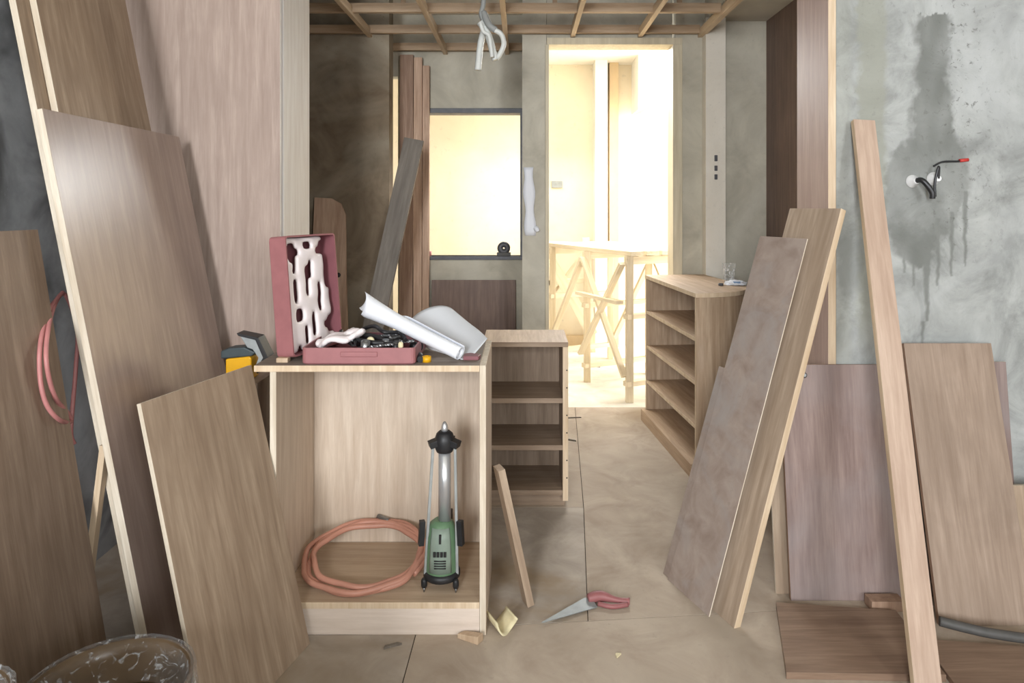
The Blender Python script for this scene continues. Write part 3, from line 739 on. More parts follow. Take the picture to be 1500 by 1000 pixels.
for k, (x, y, r, h, rt, m, lb) in enumerate([(-0.50, 1.975, 0.013, 0.034, (R(80), 0, R(30)), 'darksteel', 'dark socket lying beside the moulded insert in the case'), (-0.455, 1.965, 0.015, 0.036, (R(12), R(10), 0), 'steel', 'bright steel socket standing near the front wall of the case'),
                           (-0.425, 1.985, 0.011, 0.03, (R(86), 0, R(-40)), 'darksteel', 'small dark socket lying beside the bright steel socket'), (-0.365, 1.965, 0.012, 0.03, (R(4), R(6), 0), 'darksteel', 'dark socket standing under the paper roll'), (-0.335, 2.06, 0.014, 0.034, (R(88), 0, R(70)), 'darksteel', 'dark socket lying against the end wall of the case')]):
    socket(lb, (x, y, bz2 + 0.014), r, h, rt, m)
drill_bit('steel drill bit lying across the case beside the power drill', (-0.46, 2.045, bz2 + 0.042), 12)
drill_bit('steel drill bit lying along the front wall of the case', (-0.47, 1.952, bz2 + 0.030), 4, 0.12, 0.004)
drill_bit('short steel drill bit under the paper roll', (-0.40, 2.06, bz2 + 0.028), -24, 0.09)
bpy.context.view_layer.update()
cd = tube('power_cord', [Vector((x, y, bz2 + z)) for x, y, z in [(-0.535, 2.06, 0.03), (-0.50, 2.115, 0.052), (-0.45, 2.075, 0.072), (-0.41, 2.03, 0.062), (-0.37, 2.06, 0.055), (-0.345, 2.02, 0.04)]], 0.006, M['black'], sub=6)
cd.parent = DRILL; cd.matrix_parent_inverse = DRILL.matrix_world.inverted()
o = lathe('glue_bottle_cap', [(0.010, 0), (0.012, 0.003), (0.011, 0.018), (0.006, 0.022)], M['card'], None, 14, loc=(-0.448, 2.012, bz2 + 0.034), rot=(R(50), R(20), 0)); meta(o, 'small cream bottle cap on top of the tools in the case', 'cap')
o = lathe('glue_bottle_cap', [(0.006, 0), (0.0075, 0.002), (0.007, 0.012), (0.004, 0.016)], M['card'], None, 12, loc=(-0.345, 1.938, TOP + 0.047), rot=(R(0), R(0), 0)); meta(o, 'tiny cream cap on the rim of the case', 'cap')

# papers
def sheet_surf(name, fn, nu, nv, mat, label, cat, th=0.0008):
    org = fn(0.5, 0.0); bm = bmesh.new()
    g = [[bm.verts.new(fn(i / nu, j / nv) - org) for j in range(nv + 1)] for i in range(nu + 1)]
    for i in range(nu):
        for j in range(nv): bm.faces.new((g[i][j], g[i + 1][j], g[i + 1][j + 1], g[i][j + 1]))
    o = link(name, bm, mat, None, True, loc=org)
    s = o.modifiers.new('th', 'SOLIDIFY'); s.thickness = th
    return meta(o, label, cat)
P0, P1 = W(674, 517, 1.975), W(532, 443, 2.12)
ax = (P1 - P0); axn = ax.normalized()
sx = axn.cross(Vector((0, 0, 1))).normalized(); sz = sx.cross(axn).normalized()
if sz.z < 0: sz = -sz
def roll(u, v):
    turn = 2 * PI * (1.75 - 0.55 * max(0, u - 0.55) / 0.45)
    a = v * turn + 2.6
    r0 = 0.0115 + 0.0125 * v
    r = r0 * (1 + 0.30 * u + 0.9 * max(0, u - 0.65))
    c = P0 + ax * u + Vector((0, 0, -0.002 * math.sin(u * PI)))
    ext = axn * (0.012 - 0.045 * max(0, -math.cos(a) * 0.8 + 0.2)) * u * u
    return c + (sx * math.cos(a) + sz * math.sin(a)) * r + ext
sheet_surf('rolled_drawing', roll, 24, 48, M['paper'], 'white rolled-up paper drawing resting on the tool case', 'paper roll')
ctrl = [[W(592, 486, 2.24), W(604, 446, 2.25), W(664, 436, 2.25), W(668, 462, 2.25)],
        [W(618, 506, 2.17), W(634, 484, 2.18), W(676, 456, 2.2), W(690, 474, 2.20)],
        [W(648, 523, 2.08), W(668, 512, 2.09), W(692, 490, 2.12), W(706, 486, 2.13)],
        [W(676, 533, 1.985), W(688, 528, 1.99), W(694, 520, 2.03), W(714, 496, 2.07)]]
def bern(t): return ((1 - t) ** 3, 3 * t * (1 - t) ** 2, 3 * t * t * (1 - t), t ** 3)
def curl(u, v):
    bu, bv = bern(u), bern(v); p = Vector((0, 0, 0))
    for i in range(4):
        for j in range(4): p += ctrl[i][j] * bu[i] * bv[j]
    p.z = max(p.z, TOP + 0.002); return p
sheet_surf('paper_sheet', curl, 20, 20, M['paper_grey'], 'curled grey-white paper sheet lying behind the rolled drawing', 'paper')
o = lathe('tape_roll', [(0.008, 0), (0.013, 0), (0.013, 0.016), (0.008, 0.016), (0.008, 0)], M['yellow'], None, 20, loc=(-0.275, 1.965, TOP + 0.0005), cap=False); meta(o, 'small yellow tape roll under the rolled drawing', 'tape')
o = lathe('marker_cap', [(0.009, 0), (0.009, 0.05), (0.006, 0.056)], M['black'], None, 14, loc=(-0.292, 1.955, TOP + 0.0095), rot=(R(-88), 0, R(10))); meta(o, 'black marker end beside the tool case', 'marker')
bm = bmesh.new(); add_prism(bm, [(0, 0), (0.045, 0.0), (0.05, 0.03), (0.025, 0.055), (0.0, 0.04)], 0, 0.012); o = bevel(link('sanding_block', bm, M['case_in'], loc=(-0.172, 1.985, TOP)), 0.002); meta(o, 'dark red sanding pad under the curled paper', 'sanding pad')

# yellow saw with grey guard, on an upended offcut box behind the veneered panel
o = box('plywood_offcut', (-0.905, 2.06, 0), (-0.80, 2.26, 0.672), [M['left_ply'], M['ply_edge']]); meta(o, 'narrow plywood box standing behind the short veneered panel', 'offcut')
t5 = thing('trim_saw', 'yellow trim saw with dark top and grey blade guard beside the base cabinet', 'saw', (-0.868, 2.13, 0.672))
bm = bmesh.new(); add_prism(bm, [(-0.045, 0), (0.034, 0), (0.034, 0.066), (0.028, 0.072), (-0.045, 0.064)], -0.03, 0.03, Matrix(((1, 0, 0, 0), (0, 0, -1, 0), (0, 1, 0, 0), (0, 0, 0, 1))))
bevel(link('housing', bm, M['yellow'], t5), 0.004)
bm = bmesh.new(); add_prism(bm, [(-0.062, 0.064), (0.034, 0.072), (0.045, 0.083), (0.010, 0.100), (-0.035, 0.097), (-0.062, 0.088)], -0.026, 0.026, Matrix(((1, 0, 0, 0), (0, 0, -1, 0), (0, 1, 0, 0), (0, 0, 0, 1))))
bevel(link('handle_cover', bm, M['teal'], t5), 0.004)
bm = bmesh.new(); add_prism(bm, [(-0.006, 0.135), (0.046, 0.123), (0.070, 0.068), (0.046, 0.030), (0.040, 0.032), (0.052, 0.066), (0.034, 0.092), (0.018, 0.097)], -0.034, 0.020, Matrix(((1, 0, 0, 0), (0, 0, -1, 0), (0, 1, 0, 0), (0, 0, 0, 1))))
bevel(link('blade_guard', bm, M['guard'], t5), 0.002)
bm = bmesh.new(); add_prism(bm, [(-0.012, 0.144), (0.055, 0.130), (0.086, 0.068), (0.052, 0.018), (0.046, 0.030), (0.070, 0.068), (0.046, 0.123), (-0.006, 0.135)], -0.026, 0.030, Matrix(((1, 0, 0, 0), (0, 0, -1, 0), (0, 1, 0, 0), (0, 0, 0, 1))))
bevel(link('guard_shadow', bm, M['black'], t5), 0.002)  # black crescent shaped as the shadow beside the guard

# ------------------------------------------------------------------ small brown shelf unit
sx0, sx1, sy0, sy1, sz1 = -0.158, 0.184, 2.73, 3.01, 0.665
t6 = thing('shelf_unit', 'low brown shelf unit with three open compartments behind the base cabinet', 'shelf unit', ((sx0 + sx1) / 2, sy0, 0))
MC = [M['midcab_v'], M['midcab_v']]
part('side_panel', (sx0, sy0, 0.03), (sx0 + 0.02, sy1, sz1 - 0.02), MC, t6, 0)
sp = part('side_panel', (sx1 - 0.022, sy0, 0.03), (sx1, sy1, sz1 - 0.02), [M['midcab_v'], M['pine']], t6, 0)
part('top_panel', (sx0, sy0, sz1 - 0.0195), (sx1, sy1, sz1), [M['rcab'], M['midcab']], t6, 2)  # paler top face: doorway backlight put into the veneer colour
part('back_panel', (sx0 + 0.0205, sy1 - 0.01, 0.06), (sx1 - 0.0225, sy1 - 0.001, sz1 - 0.020), MC, t6, 1)
for z in (0.42, 0.232, 0.052):
    part('shelf', (sx0 + 0.0205, sy0 + 0.002, z), (sx1 - 0.0225, sy1 - 0.0105, z + 0.020), [M['midcab'], M['midcab']], t6, 2)
part('plinth', (sx0 + 0.01, sy0 + 0.03, 0), (sx1 - 0.012, sy0 + 0.05, 0.0515), M['midcab'], t6)
part('plinth', (sx0 + 0.01, sy1 - 0.04, 0), (sx1 - 0.012, sy1 - 0.02, 0.0515), M['midcab'], t6)
for z in (0.12, 0.19, 0.30, 0.37, 0.48, 0.55):
    box('peg_hole', (sx1 - 0.008 - t6.location.x - sp.location.x, -0.141, z - 0.03), (sx1 - 0.003 - t6.location.x - sp.location.x, -0.139, z - 0.025), M['ink'], sp, bev=0)

# ------------------------------------------------------------------ shelf cabinet with rounded end
ang = math.atan2(0.073, 0.83)
t7 = thing('rounded_shelf_cabinet', 'light wood shelf cabinet with rounded end and open compartments by the doorway', 'cabinet', (0.700, 3.88, 0), (0, 0, ang))
LQ, DQ, HQ = 0.845, 0.34, 0.822      # length towards the camera (local -Y), depth (local +X)
RQ = 0.30
def plan(off=0.0, front=0.0):
    pts = [(front, 0.0), (DQ - off, 0.0), (DQ - off, -(LQ - RQ))]
    for k in range(1, 13):
        a = R(90 * k / 12); pts.append((DQ - off - (RQ - off) * (1 - math.cos(a)), -(LQ - RQ) - (RQ - off) * math.sin(a)))
    pts.append((front, -(LQ - off)))
    return pts
def prism_part(name, out, z0, z1, mats, parent):
    bm = bmesh.new(); add_prism(bm, out, z0, z1)
    for f in bm.faces:
        f.normal_update()
        if abs(f.normal.z) < 0.5: f.material_index = 1
    return bevel(link(name, bm, mats, parent), 0.001)
RC = [M['rcab'], M['pine']]
prism_part('top_panel', plan(-0.002, -0.004), HQ - 0.02, HQ, RC, t7)
prism_part('base', plan(-0.002, -0.026), 0.0, 0.062, [M['rcab'], M['rcab']], t7)
ins_plan = plan(0.016, 0.002)
# inner shelves stop short of the curved end panel
def shelf_plan(): return [(0.002, -0.019), (DQ - 0.014, -0.019), (DQ - 0.014, -(LQ - RQ)), (DQ - 0.05, -(LQ - 0.16)), (DQ - 0.12, -(LQ - 0.085)), (0.10, -(LQ - 0.03)), (0.002, -(LQ - 0.022))]
for z in (0.212, 0.408, 0.604):
    prism_part('shelf', shelf_plan(), z, z + 0.018, RC, t7)
box('end_panel', (0, -0.018, 0.0625), (DQ - 0.013, 0, HQ - 0.0205), [M['rcab_v'], M['pine']], t7, edge_axis=1)
box('back_panel', (DQ - 0.012, -(LQ - RQ), 0.0625), (DQ, 0, HQ - 0.0205), [M['rcab_v'], M['pine']], t7, edge_axis=0)
bm = bmesh.new(); outer = plan(0.0, 0.0)[2:]; inner = plan(0.018, 0.0)[2:]
inner[0] = (outer[0][0] - 0.018, outer[0][1])
for z0, z1 in ((0.0625, HQ - 0.0205),):
    va = [[bm.verts.new((x, y, z)) for x, y in outer] for z in (z0, z1)]
    vb = [[bm.verts.new((x, y, z)) for x, y in inner] for z in (z0, z1)]
    n = len(outer)
    for i in range(n - 1):
        bm.faces.new((va[0][i], va[0][i + 1], va[1][i + 1], va[1][i])).smooth = True
        bm.faces.new((vb[0][i + 1], vb[0][i], vb[1][i], vb[1][i + 1])).smooth = True
        bm.faces.new((va[1][i], va[1][i + 1], vb[1][i + 1], vb[1][i])); bm.faces.new((va[0][i + 1], va[0][i], vb[0][i], vb[0][i + 1]))
    for i in (0, n - 1): bm.faces.new((va[0][i], va[1][i], vb[1][i], vb[0][i])).material_index = 1
link('curved_panel', bm, [M['rcab_v'], M['pine']], t7)

# clear cup and crumpled wrapper on it
cz = HQ + 0.0005
tcup = thing('plastic_cup', 'clear plastic cup standing on the rounded shelf cabinet', 'cup', W(1068, 0, 3.45).xy.to_3d() + Vector((0, 0, cz)))
lathe('cup_wall', [(0.024, 0.001), (0.033, 0.095), (0.035, 0.097), (0.033, 0.099), (0.030, 0.094), (0.0225, 0.004)], M['cup'], tcup, 24, cap=False)
lathe('cup_bottom', [(0.0235, 0.0), (0.0225, 0.004)], M['cup'], tcup, 24)
bm = bmesh.new(); bmesh.ops.create_icosphere(bm, subdivisions=3, radius=1)
for v in bm.verts:
    q = 1 + 0.35 * noise.noise(v.co * 2.2) + 0.15 * noise.noise(v.co * 5)
    v.co = Vector((v.co.x * 0.05 * q, v.co.y * 0.035 * q, max(-0.3, v.co.z) * 0.018 * q)) + Vector((0, 0, 0.0075))
o = link('crumpled_wrapper', bm, M['paper'], None, loc=W(1078, 0, 3.36).xy.to_3d() + Vector((0, 0, cz))); meta(o, 'crumpled white wrapper beside the clear cup on the rounded cabinet', 'wrapper')
bm = bmesh.new(); add_box(bm, (-0.02, -0.033, 0.012), (0.012, -0.020, 0.020)); link('blue_print', bm, M['blue'], o)
o = lathe('bottle_cap', [(0.012, 0), (0.013, 0.004), (0.012, 0.011)], M['steel_dark'], None, 16, loc=W(1056, 0, 3.34).xy.to_3d() + Vector((0, 0, cz))); meta(o, 'small dark bottle cap beside the crumpled wrapper', 'cap')

# ------------------------------------------------------------------ boards leaning at the right of the opening
u1 = Vector((-0.36, 0.933, 0)).normalized()
nr = Vector((0.933, 0.36, 0)).normalized()
A = Vector((0.605, 1.950, 0))
board('timber_board', 'tan timber board with pale edge leaning on the reddish plywood lining', A, A + u1 * 0.217, A + Vector((0.373, 0.144, 1.2)), 0.022, [M['oak'], M['pine']], -1)
A = Vector((0.548, 2.005, 0))
board('hardboard_sheet', 'long narrow grey hardboard sheet leaning on the tan timber board', A, A + u1 * 0.217, A + Vector((0.345, 0.133, 1.105)), 0.004, [M['hardboard'], M['ply_edge']], -1)
A2 = A + nr * 0.007 + u1 * 0.02
board('hardboard_sheet', 'shorter grey hardboard strip standing behind the long hardboard sheet', A2, A2 + u1 * 0.235, A2 + Vector((0.345, 0.133, 1.105)) * 0.60, 0.004, [M['hardboard'], M['hardboard']], -1)

# boards against the tap wall
A = Vector((0.822, 2.088, 0)); B = Vector((1.235, 2.088, 0))
r3 = board('plywood_sheet', 'dull reddish plywood sheet standing against the patched cement wall', A, B, A + Vector((0.012, 0.088, 0.702)), 0.012, [M['mauve_dark'], M['plank_brown']], 1)
sc = lathe('screw_head', [(0.009, 0), (0.009, 0.002), (0.005, 0.004)], M['steel'], r3, 14, loc=(0.075, 0.0, 0.675), rot=(R(90), 0, 0))
A = Vector((0.79, 2.125, 0)); board('plywood_offcut', 'tan plywood offcut tucked behind the reddish plywood sheet', A, A + Vector((0.30, 0, 0)), A + Vector((0, 0.055, 0.42)), 0.01, [M['oak2'], M['ply_edge']], 1)
A = Vector((1.200, 1.962, 0)); B = A + Vector((0.275, 0.0, 0))
board('veneer_panel', 'dusty tan panel leaning at the foot of the patched cement wall', A, B, A + Vector((0.0, 0.185, 0.776)), 0.014, [M['board_r'], M['plank_brown']], 1)
A = Vector((1.26, 2.11, 0)); board('plywood_sheet', 'reddish plywood strip showing behind the dusty tan panel', A, A + Vector((0.285, 0, 0)), A + Vector((0, 0.07, 0.71)), 0.008, [M['mauve_dark'], M['ply_edge']], 1)
A = Vector((1.48, 2.02, 0)); board('timber_board', 'golden tan board standing at the end of the row along the cement wall', A, A + Vector((0.30, 0, 0)), A + Vector((0, 0.05, 0.36)), 0.018, [M['oak2'], M['ply_edge']], 1)
A = Vector((0.955, 1.655, 0)); B = A + Vector((0.068, 0.0, 0))
e5 = W(1266, 178, 2.165) - (A + B) / 2
en = e5.normalized(); B = A + (Vector((1, 0, 0)) - en * en.x).normalized() * 0.068; A = A + Vector((0, 0, 0.008)); B = B + Vector((0, 0, 0.008))
board('timber_plank', 'tall narrow plank leaning on the patched cement wall below the tap', A, B, A + e5, 0.020, [M['plank_tall'], M['pine']], 1)

# boards lying on the floor at the right
def flat(name, label, pts, t, mat, z=0.0, cat='board'):
    bm = bmesh.new(); c = Vector((sum(p[0] for p in pts) / len(pts), sum(p[1] for p in pts) / len(pts), 0))
    add_prism(bm, [(p[0] - c.x, p[1] - c.y) for p in pts], 0, t)
    o = bevel(link(name, bm, mat, loc=c + Vector((0, 0, z))), 0.0012); return meta(o, label, cat)
flat('floor_board', 'brown board lying flat in front of the reddish plywood sheet', [(0.673, 1.74), (1.075, 1.73), (1.10, 2.01), (0.762, 2.05)], 0.018, M['floor_board'])
flat('floor_board', 'dark brown board lying flat in front of the dusty tan panel', [(1.045, 1.45), (1.75, 1.45), (1.75, 1.80), (1.10, 1.88)], 0.016, M['floor_board'])
flat('wood_offcut', 'small brown offcut under the reddish plywood sheet by the tall plank', [(1.04, 2.03), (1.14, 2.03), (1.14, 2.075), (1.04, 2.075)], 0.03, M['plank_brown'], cat='offcut')
o = tube('grey_conduit', [W(1376, 926, 1.92), W(1410, 935, 1.90), W(1450, 944, 1.88), W(1510, 953, 1.86), W(1570, 960, 1.86)], 0.013, M['bag']); meta(o, 'dark grey conduit lying at the foot of the dusty tan panel', 'conduit')
o.location.z = 0.0
zmin = min((o.matrix_world @ v.co).z for v in o.data.vertices)
for v in o.data.vertices: pass
o.location.z = -min(v.co.z for v in o.data.vertices) + 0.001

# ------------------------------------------------------------------ tap on the cement wall
tp = thing('wall_tap', 'small chrome tap fitting in the damp patch of the cement wall', 'tap', W(1356, 270, YR))
for dx, dz, s in ((-0.044, 0.010, 1.0), (0.024, 0.018, 1.05)):
    f = lathe('escutcheon', [(0.021 * s, 0.0), (0.0205 * s, 0.004), (0.013 * s, 0.012), (0.010 * s, 0.022), (0.0085 * s, 0.03)], M['chrome'], tp, 22, loc=(dx, 0, dz), rot=(R(90), 0, 0))
tube('spout', [(-0.044, -0.02, 0.010), (-0.040, -0.045, 0.012), (-0.028, -0.055, -0.004), (-0.014, -0.058, -0.028), (-0.012, -0.056, -0.046)], 0.0085, M['darksteel'], tp)
tube('lever', [(0.024, -0.028, 0.018), (0.020, -0.036, 0.055), (0.008, -0.036, 0.005), (0.010, -0.034, -0.04)], 0.004, M['darksteel'], tp)
tube('wire', [(0.020, -0.010, 0.058), (0.05, -0.008, 0.072), (0.10, -0.006, 0.074), (0.13, -0.005, 0.077)], 0.003, M['black'], tp)
tube('red_connector', [(0.105, -0.006, 0.076), (0.133, -0.006, 0.079)], 0.0055, M['redbit'], tp, 2)

# ------------------------------------------------------------------ hanging cables
YC = 3.25
tc = thing('ceiling_cable', 'bundle of white cables hanging from the batten ceiling', 'cable', W(712, 0, YC).xy.to_3d() + Vector((0, 0, 2.50)))
def cab(pts, r, mat): tube('cable', [Vector(p) - tc.location for p in pts], r, mat, tc)
cab([W(709, -85, YC), W(711, -40, YC), W(708, 5, YC), W(705, 22, YC), W(714, 38, YC)], 0.012, M['cable_grey'])
cab([W(711, 20, YC), W(716, 32, YC), W(722, 42, YC - .02), W(734, 50, YC - .02), W(738, 64, YC), W(733, 78, YC), W(727, 86, YC)], 0.012, M['cable'])
cab([W(703, 33, YC), W(712, 45, YC), W(718, 60, YC), W(722, 76, YC), W(726, 88, YC)], 0.017, M['cable'])
cab([W(712, 36, YC + .03), W(706, 55, YC + .03), W(703, 72, YC + .03), W(700, 103, YC + .03)], 0.016, M['cable'])
cab([W(704, 34, YC - .03), W(708, 46, YC - .03), W(716, 52, YC - .03), W(719, 68, YC - .03), W(721, 84, YC - .03)], 0.010, M['cable'])
cab([W(708, 18, YC), W(716, 36, YC - .02), W(726, 44, YC - .02)], 0.016, M['cable_grey'])

# ------------------------------------------------------------------ timber in the recess and by the dark wall
A = W(585, 480, 4.30); A.z = 0.0
board('timber_plank', 'brown timber plank standing upright in the recess left of the window', (W(584, 0, 4.36).x, 4.36, 0), (W(604, 0, 4.36).x, 4.36, 0), (W(584, 0, 4.36).x, 4.40, 2.19), 0.03, [M['plank_brown'], M['plank_brown']], 1)
board('timber_plank', 'paler reddish plank standing upright against the window edge', (W(605, 0, 4.35).x, 4.35, 0), (W(617, 0, 4.35).x, 4.35, 0), (W(605, 0, 4.35).x, 4.385, 2.17), 0.03, [M['plank_pale'], M['plank_pale']], 1)
board('timber_plank', 'narrow reddish plank standing upright nearest the window frame', (W(618, 0, 4.37).x, 4.37, 0), (W(628, 0, 4.37).x, 4.37, 0), (W(618, 0, 4.37).x, 4.40, 2.12), 0.03, [M['plank_pale'], M['plank_brown']], 1)
board('timber_plank', 'weathered grey plank leaning across the brown upright planks', (W(505, 0, 4.02).x, 4.18, 0), (W(541, 0, 4.02).x, 4.18, 0), (W(582, 0, 4.3).x, 4.32, W(0, 207, 4.3).z), 0.025, [M['plank_grey'], M['plank_grey']], 1) if False else None
pb = Vector((W(500, 0, 3.75).x, 3.75, 0)); pt = W(592, 207, 3.97)
dirv = (pt - pb); wv = Vector((1, 0, 0)) - dirv.normalized() * dirv.normalized().x; wv.normalize()
ob = slab('timber_plank', pb, pb + wv * 0.115, pt, 0.025, [M['plank_grey'], M['plank_grey']], side=1)
meta(ob, 'weathered grey plank leaning across the brown upright planks', 'board')
zs = [(ob.matrix_world @ v.co).z for v in ob.data.vertices]; ob.location.z -= min(zs)
# knotty board with cut corner
bm = bmesh.new()
add_prism(bm, [(0, 0), (0.25, 0), (0.20, 0.80), (0.185, 1.17), (0.155, 1.235), (0.10, 1.265), (0.0, 1.27)], -0.02, 0.0, Matrix(((1, 0, 0, 0), (0, 0, -1, 0), (0, 1, 0, 0), (0, 0, 0, 1))))
kb = bevel(link('knotty_board', bm, M['plank_pale'], loc=(W(448, 0, 3.82).x, 3.82, 0), rot=(R(-7), 0, 0)), 0.002); meta(kb, 'tan board with rounded corner and knot leaning on the dark wall', 'board')
kb.location.z = 0.003
for x, z in ((0.155, 0.82), (0.15, 0.62)):
    lathe('knot', [(0.014, 0), (0.013, 0.0015), (0.004, 0.002)], M['ink'], kb, 12, loc=(x, -0.0, z), rot=(R(90), 0, 0))
# reddish panel under the window
A = Vector((W(631, 0, 4.38).x, 4.38, 0)); board('plywood_sheet', 'dark reddish sheet leaning under the window opening', A, A + Vector((0.545, 0, 0)), A + Vector((0, 0.05, 0.735)), 0.012, [M['mauve_brown'], M['plank_brown']], 1)
# items on the sill and the pier
sl = za + 0.0005
tr = thing('tape_dispenser', 'dark grey tape roll standing on the window sill', 'tape', (W(738, 0, 4.48).x, 4.48, sl))
lathe('roll', [(0.006, -0.024), (0.042, -0.024), (0.042, 0.024), (0.006, 0.024), (0.006, -0.024)], M['steel_dark'], tr, 26, loc=(0, 0, 0.050), rot=(R(90), 0, 0), cap=False)
box('stand', (-0.045, -0.03, 0), (0.045, 0.03, 0.022), M['bag'], tr)
o = lathe('pink_light_shape', [(0.012, 0), (0.014, 0.002), (0.014, 0.028), (0.010, 0.032)], M['hose_pk'], None, 14, loc=(W(629, 0, 4.47).x, 4.47, sl)); meta(o, 'tiny pink solid standing in for a pink light on the window sill', 'light shape')  # solid pink shape in place of the pink light on the sill
tp2 = thing('paper_strip', 'white paper strip pinned to the grey pier beside the doorway', 'paper', (W(777, 0, YF).x, YF - 0.002, W(0, 345, YF).z))
def strip(u, v): return None
bm = bmesh.new(); g = []
for i in range(15):
    z = 0.40 * i / 14
    w = 0.030 + 0.006 * math.sin(i * 0.9)
    g.append([bm.verts.new((x * w - 0.012 * (i / 14), -0.006 - 0.008 * abs(math.sin(i * 0.7)) * (1 - x * x * 0.5), z)) for x in (-1, -0.3, 0.4, 1)])
for a, b in zip(g, g[1:]):
    for k in range(3): bm.faces.new((a[k], a[k + 1], b[k + 1], b[k]))
q = link('strip', bm, M['paper'], tp2, True); q.modifiers.new('s', 'SOLIDIFY').thickness = 0.0012
bm = bmesh.new(); bmesh.ops.create_icosphere(bm, subdivisions=2, radius=0.018)
for v in bm.verts: v.co *= 1 + 0.4 * noise.noise(v.co * 60)
q = link('torn_corner', bm, M['paper'], tp2, True, loc=(0.036, -0.018, 0.04))
# wood shavings on top of the tan board end: small splinters at the right opening are part of lining

# ------------------------------------------------------------------ batten, offcuts and saw on the floor
o = beam('timber_batten', (0.018, 2.075, 0.006), (-0.070, 2.05, 0.425), 0.050, 0.022, M['oak2'], up=(0.9, 0.35, 0.3)); meta(o, 'short timber batten leaning on the side of the base cabinet', 'batten')
zs = [(o.matrix_world @ v.co).z for v in o.data.vertices]
bpy.context.view_layer.update()
zs = [(o.matrix_world @ v.co).z for v in o.data.vertices]; o.location.z -= min(zs)
# curved cream offcut of tube
bm = bmesh.new(); g = []
for i in range(5):
    g.append([bm.verts.new((0.028 * math.cos(a), -0.035 + 0.07 * i / 4 + 0.010 * math.sin(a * 2), 0.030 - 0.028 * math.sin(a))) for a in [R(-12 + 204 * k / 14) for k in range(15)]])
for a, b in zip(g, g[1:]):
    for k in range(14): bm.faces.new((a[k], a[k + 1], b[k + 1], b[k]))
o = link('tube_offcut', bm, M['card'], None, True, loc=(-0.058, 1.955, 0.001), rot=(0, 0, R(28)))
s = o.modifiers.new('s', 'SOLIDIFY'); s.thickness = 0.004; s.offset = 1
meta(o, 'curved cream tube offcut lying beside the base cabinet corner', 'offcut')
bm = bmesh.new(); add_prism(bm, [(-0.035, 0), (0.03, -0.012), (0.038, 0.012), (-0.02, 0.02)], 0, 0.022)
for v in bm.verts:
    if v.co.z > 0.01 and v.co.x < 0: v.co.z = 0.014
o = bevel(link('wood_wedge', bm, M['wood_chip'], loc=(-0.148, 1.895, 0), rot=(0, 0, R(-16))), 0.002); meta(o, 'small wooden wedge lying at the plinth of the base cabinet', 'offcut')
# hand saw
S0, S1, S2 = W(793, 917, 1.965), W(866, 884, 2.07), W(926, 886, 2.065)
t8 = thing('hand_saw', 'hand saw with grey blade and dull red handle lying on the floor', 'saw', (S0.x, S0.y, 0))
bx = (S1.x - S0.x); byy = (S1.y - S0.y)
bm = bmesh.new(); Ld = math.hypot(bx, byy)
add_prism(bm, [(0, 0), (0.008, -0.004), (Ld, -0.028), (Ld + 0.012, 0.012), (Ld - 0.01, 0.022)], 0.003, 0.005)
bl = link('blade', bm, M['blade'], t8, rot=(R(8), 0, math.atan2(byy, bx)))
bl.location.z = 0.005
hx, hy = S1.x - S0.x, S1.y - S0.y
tube('handle', [(hx - 0.010, hy + 0.006, 0.014), (hx + 0.03, hy + 0.012, 0.018), (hx + 0.07, hy - 0.002, 0.016), (hx + 0.115, hy - 0.008, 0.013)], lambda u: 0.012 + 0.004 * math.sin(u * 6), M['red'], t8, 6, 12)
tube('handle_guard', [(hx + 0.02, hy - 0.012, 0.009), (hx + 0.06, hy - 0.026, 0.008), (hx + 0.108, hy - 0.018, 0.010)], 0.007, M['red'], t8, 6, 10)
for k, (x, y, L_, a) in enumerate([(575, 946, 0.05, 20), (870, 537, 0.10, -20), (840, 612, 0.09, 5), (838, 645, 0.05, -30), (1275 * 0 + 905, 960, 0.02, 40)]):
    Y = 1200 / (y - 305); p = W(x, y, Y)
    bm = bmesh.new(); add_prism(bm, [(-L_ / 2, -0.006), (L_ / 2, -0.003), (L_ / 2 - 0.01, 0.006), (-L_ / 2 + 0.005, 0.004)], 0, 0.005)
    lab = ['dark wood splinter lying before the plinth of the base cabinet', 'dark scrap lying on the bright floor beyond the doorway', 'dark scrap lying on the floor inside the doorway', 'short scrap lying on the floor beside the brown shelf unit', 'tiny pale chip lying on the open floor'][k]
    o = link('wood_splinter', bm, M['plank_grey'] if k < 4 else M['card'], loc=(p.x, p.y, 0.0), rot=(0, 0, R(a))); meta(o, lab, 'splinter')

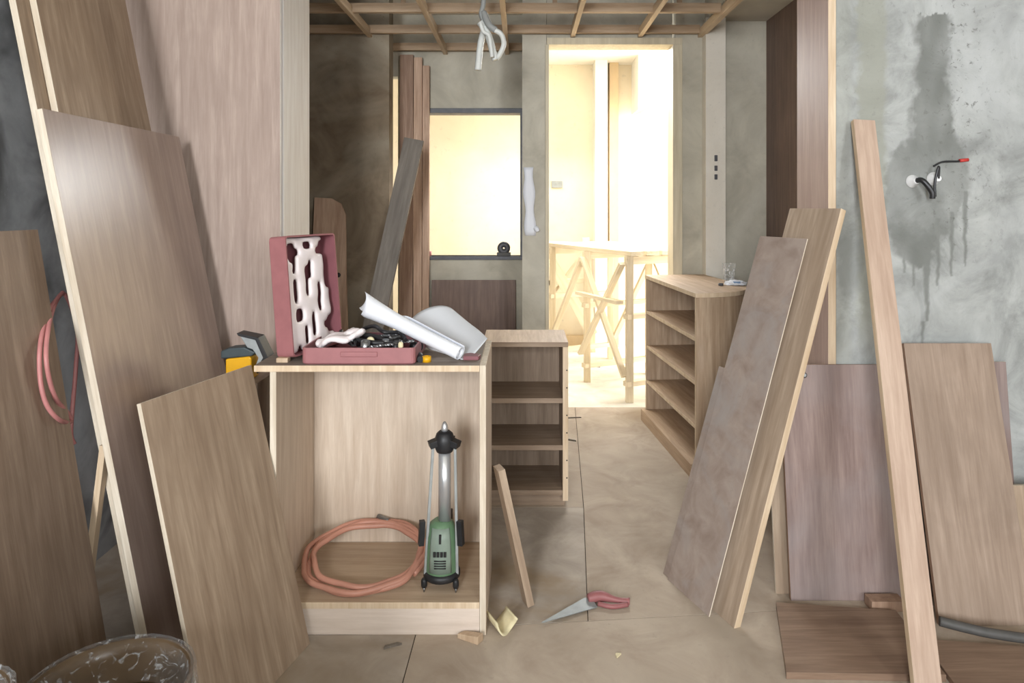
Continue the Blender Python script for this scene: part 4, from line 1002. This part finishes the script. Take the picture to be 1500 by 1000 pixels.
# ------------------------------------------------------------------ timber work bench in the passage
bn = Vector((0.632, 4.215, 0)); bv = Vector((-0.43, 0.99, 0)); bu = Vector((0.86, 0.42, 0)) * 0.62
tb = thing('work_bench', 'sun-bleached timber work bench with braced legs outside the doorway', 'bench', bn)
HB = 0.935
def bb(name, a, b, w=0.045, d=0.03, up=(0, 0, 1)): return beam(name, a, b, w, d, M['bench'], tb, up)
for k in range(5):
    a = bu * (k / 5 + 0.1) - bv * 0.05 + Vector((0, 0, HB - 0.014)); b = a + bv * 1.12
    beam('bench_plank', a, b, 0.095, 0.028, M['bench'], tb)
legs = {}
for iu in (0, 1):
    for iv in (0, 0.5, 1):
        p = bu * (0.06 + 0.88 * iu) + bv * iv; legs[iu, iv] = p
        bb('leg', p, p + Vector((0, 0, HB - 0.029)), 0.045, 0.045, (0, 1, 0))
for iv in (0, 0.5, 1):
    for z in (0.115, 0.53):
        bb('rail', legs[0, iv] + Vector((0, 0, z)) - bu * 0.05, legs[1, iv] + Vector((0, 0, z)), 0.05, 0.03)
    bb('bearer', legs[0, iv] + Vector((0, 0, HB - 0.058)) - bu * 0.05, legs[1, iv] + Vector((0, 0, HB - 0.058)) + bu * 0.05, 0.03, 0.05)
for iu in (0, 1):
    o1 = -bu * 0.06 if iu == 0 else bu * 0.06
    bb('brace', legs[iu, 0] + o1 + Vector((0, 0, 0.16)), legs[iu, 0.5] + o1 + Vector((0, 0, 0.86)), 0.04, 0.022)
    bb('brace', legs[iu, 0] + o1 * 1.5 + Vector((0, 0, 0.86)), legs[iu, 0.5] + o1 * 1.5 + Vector((0, 0, 0.20)), 0.04, 0.022)
    bb('brace', legs[iu, 0.5] + o1 + Vector((0, 0, 0.86)), legs[iu, 1] + o1 + Vector((0, 0, 0.16)), 0.04, 0.022)
    bb('side_rail', legs[iu, 0] + o1 * 2 + Vector((0, 0, 0.62)), legs[iu, 0.5] + o1 * 2 + Vector((0, 0, 0.62)), 0.05, 0.022)
# second trestle against the passage wall
ts = thing('trestle', 'pale timber trestle standing against the cream passage wall', 'trestle', (W(840, 0, 5.7).x, 5.70, 0))
def tbm(name, x0, y0, x1, y1, w, yo=0.0):
    a, b = W(x0, y0, 5.7 + yo), W(x1, y1, 5.7 + yo); a.z = max(a.z, 0.0); b.z = max(b.z, 0)
    beam(name, a - ts.location, b - ts.location, w, 0.04, M['bench'], ts, (0, 1, 0))
tbm('leg', 858, 348, 867, 516, 0.06)
tbm('leg', 808, 372, 804, 516, 0.05, 0.05)
tbm('diagonal', 806, 380, 868, 490, 0.09, -0.045)
tbm('rail', 800, 414, 862, 410, 0.04, 0.05)
tbm('brace', 800, 445, 852, 372, 0.02, 0.095)
tbm('top_rail', 790, 357, 880, 360, 0.05, 0.0)
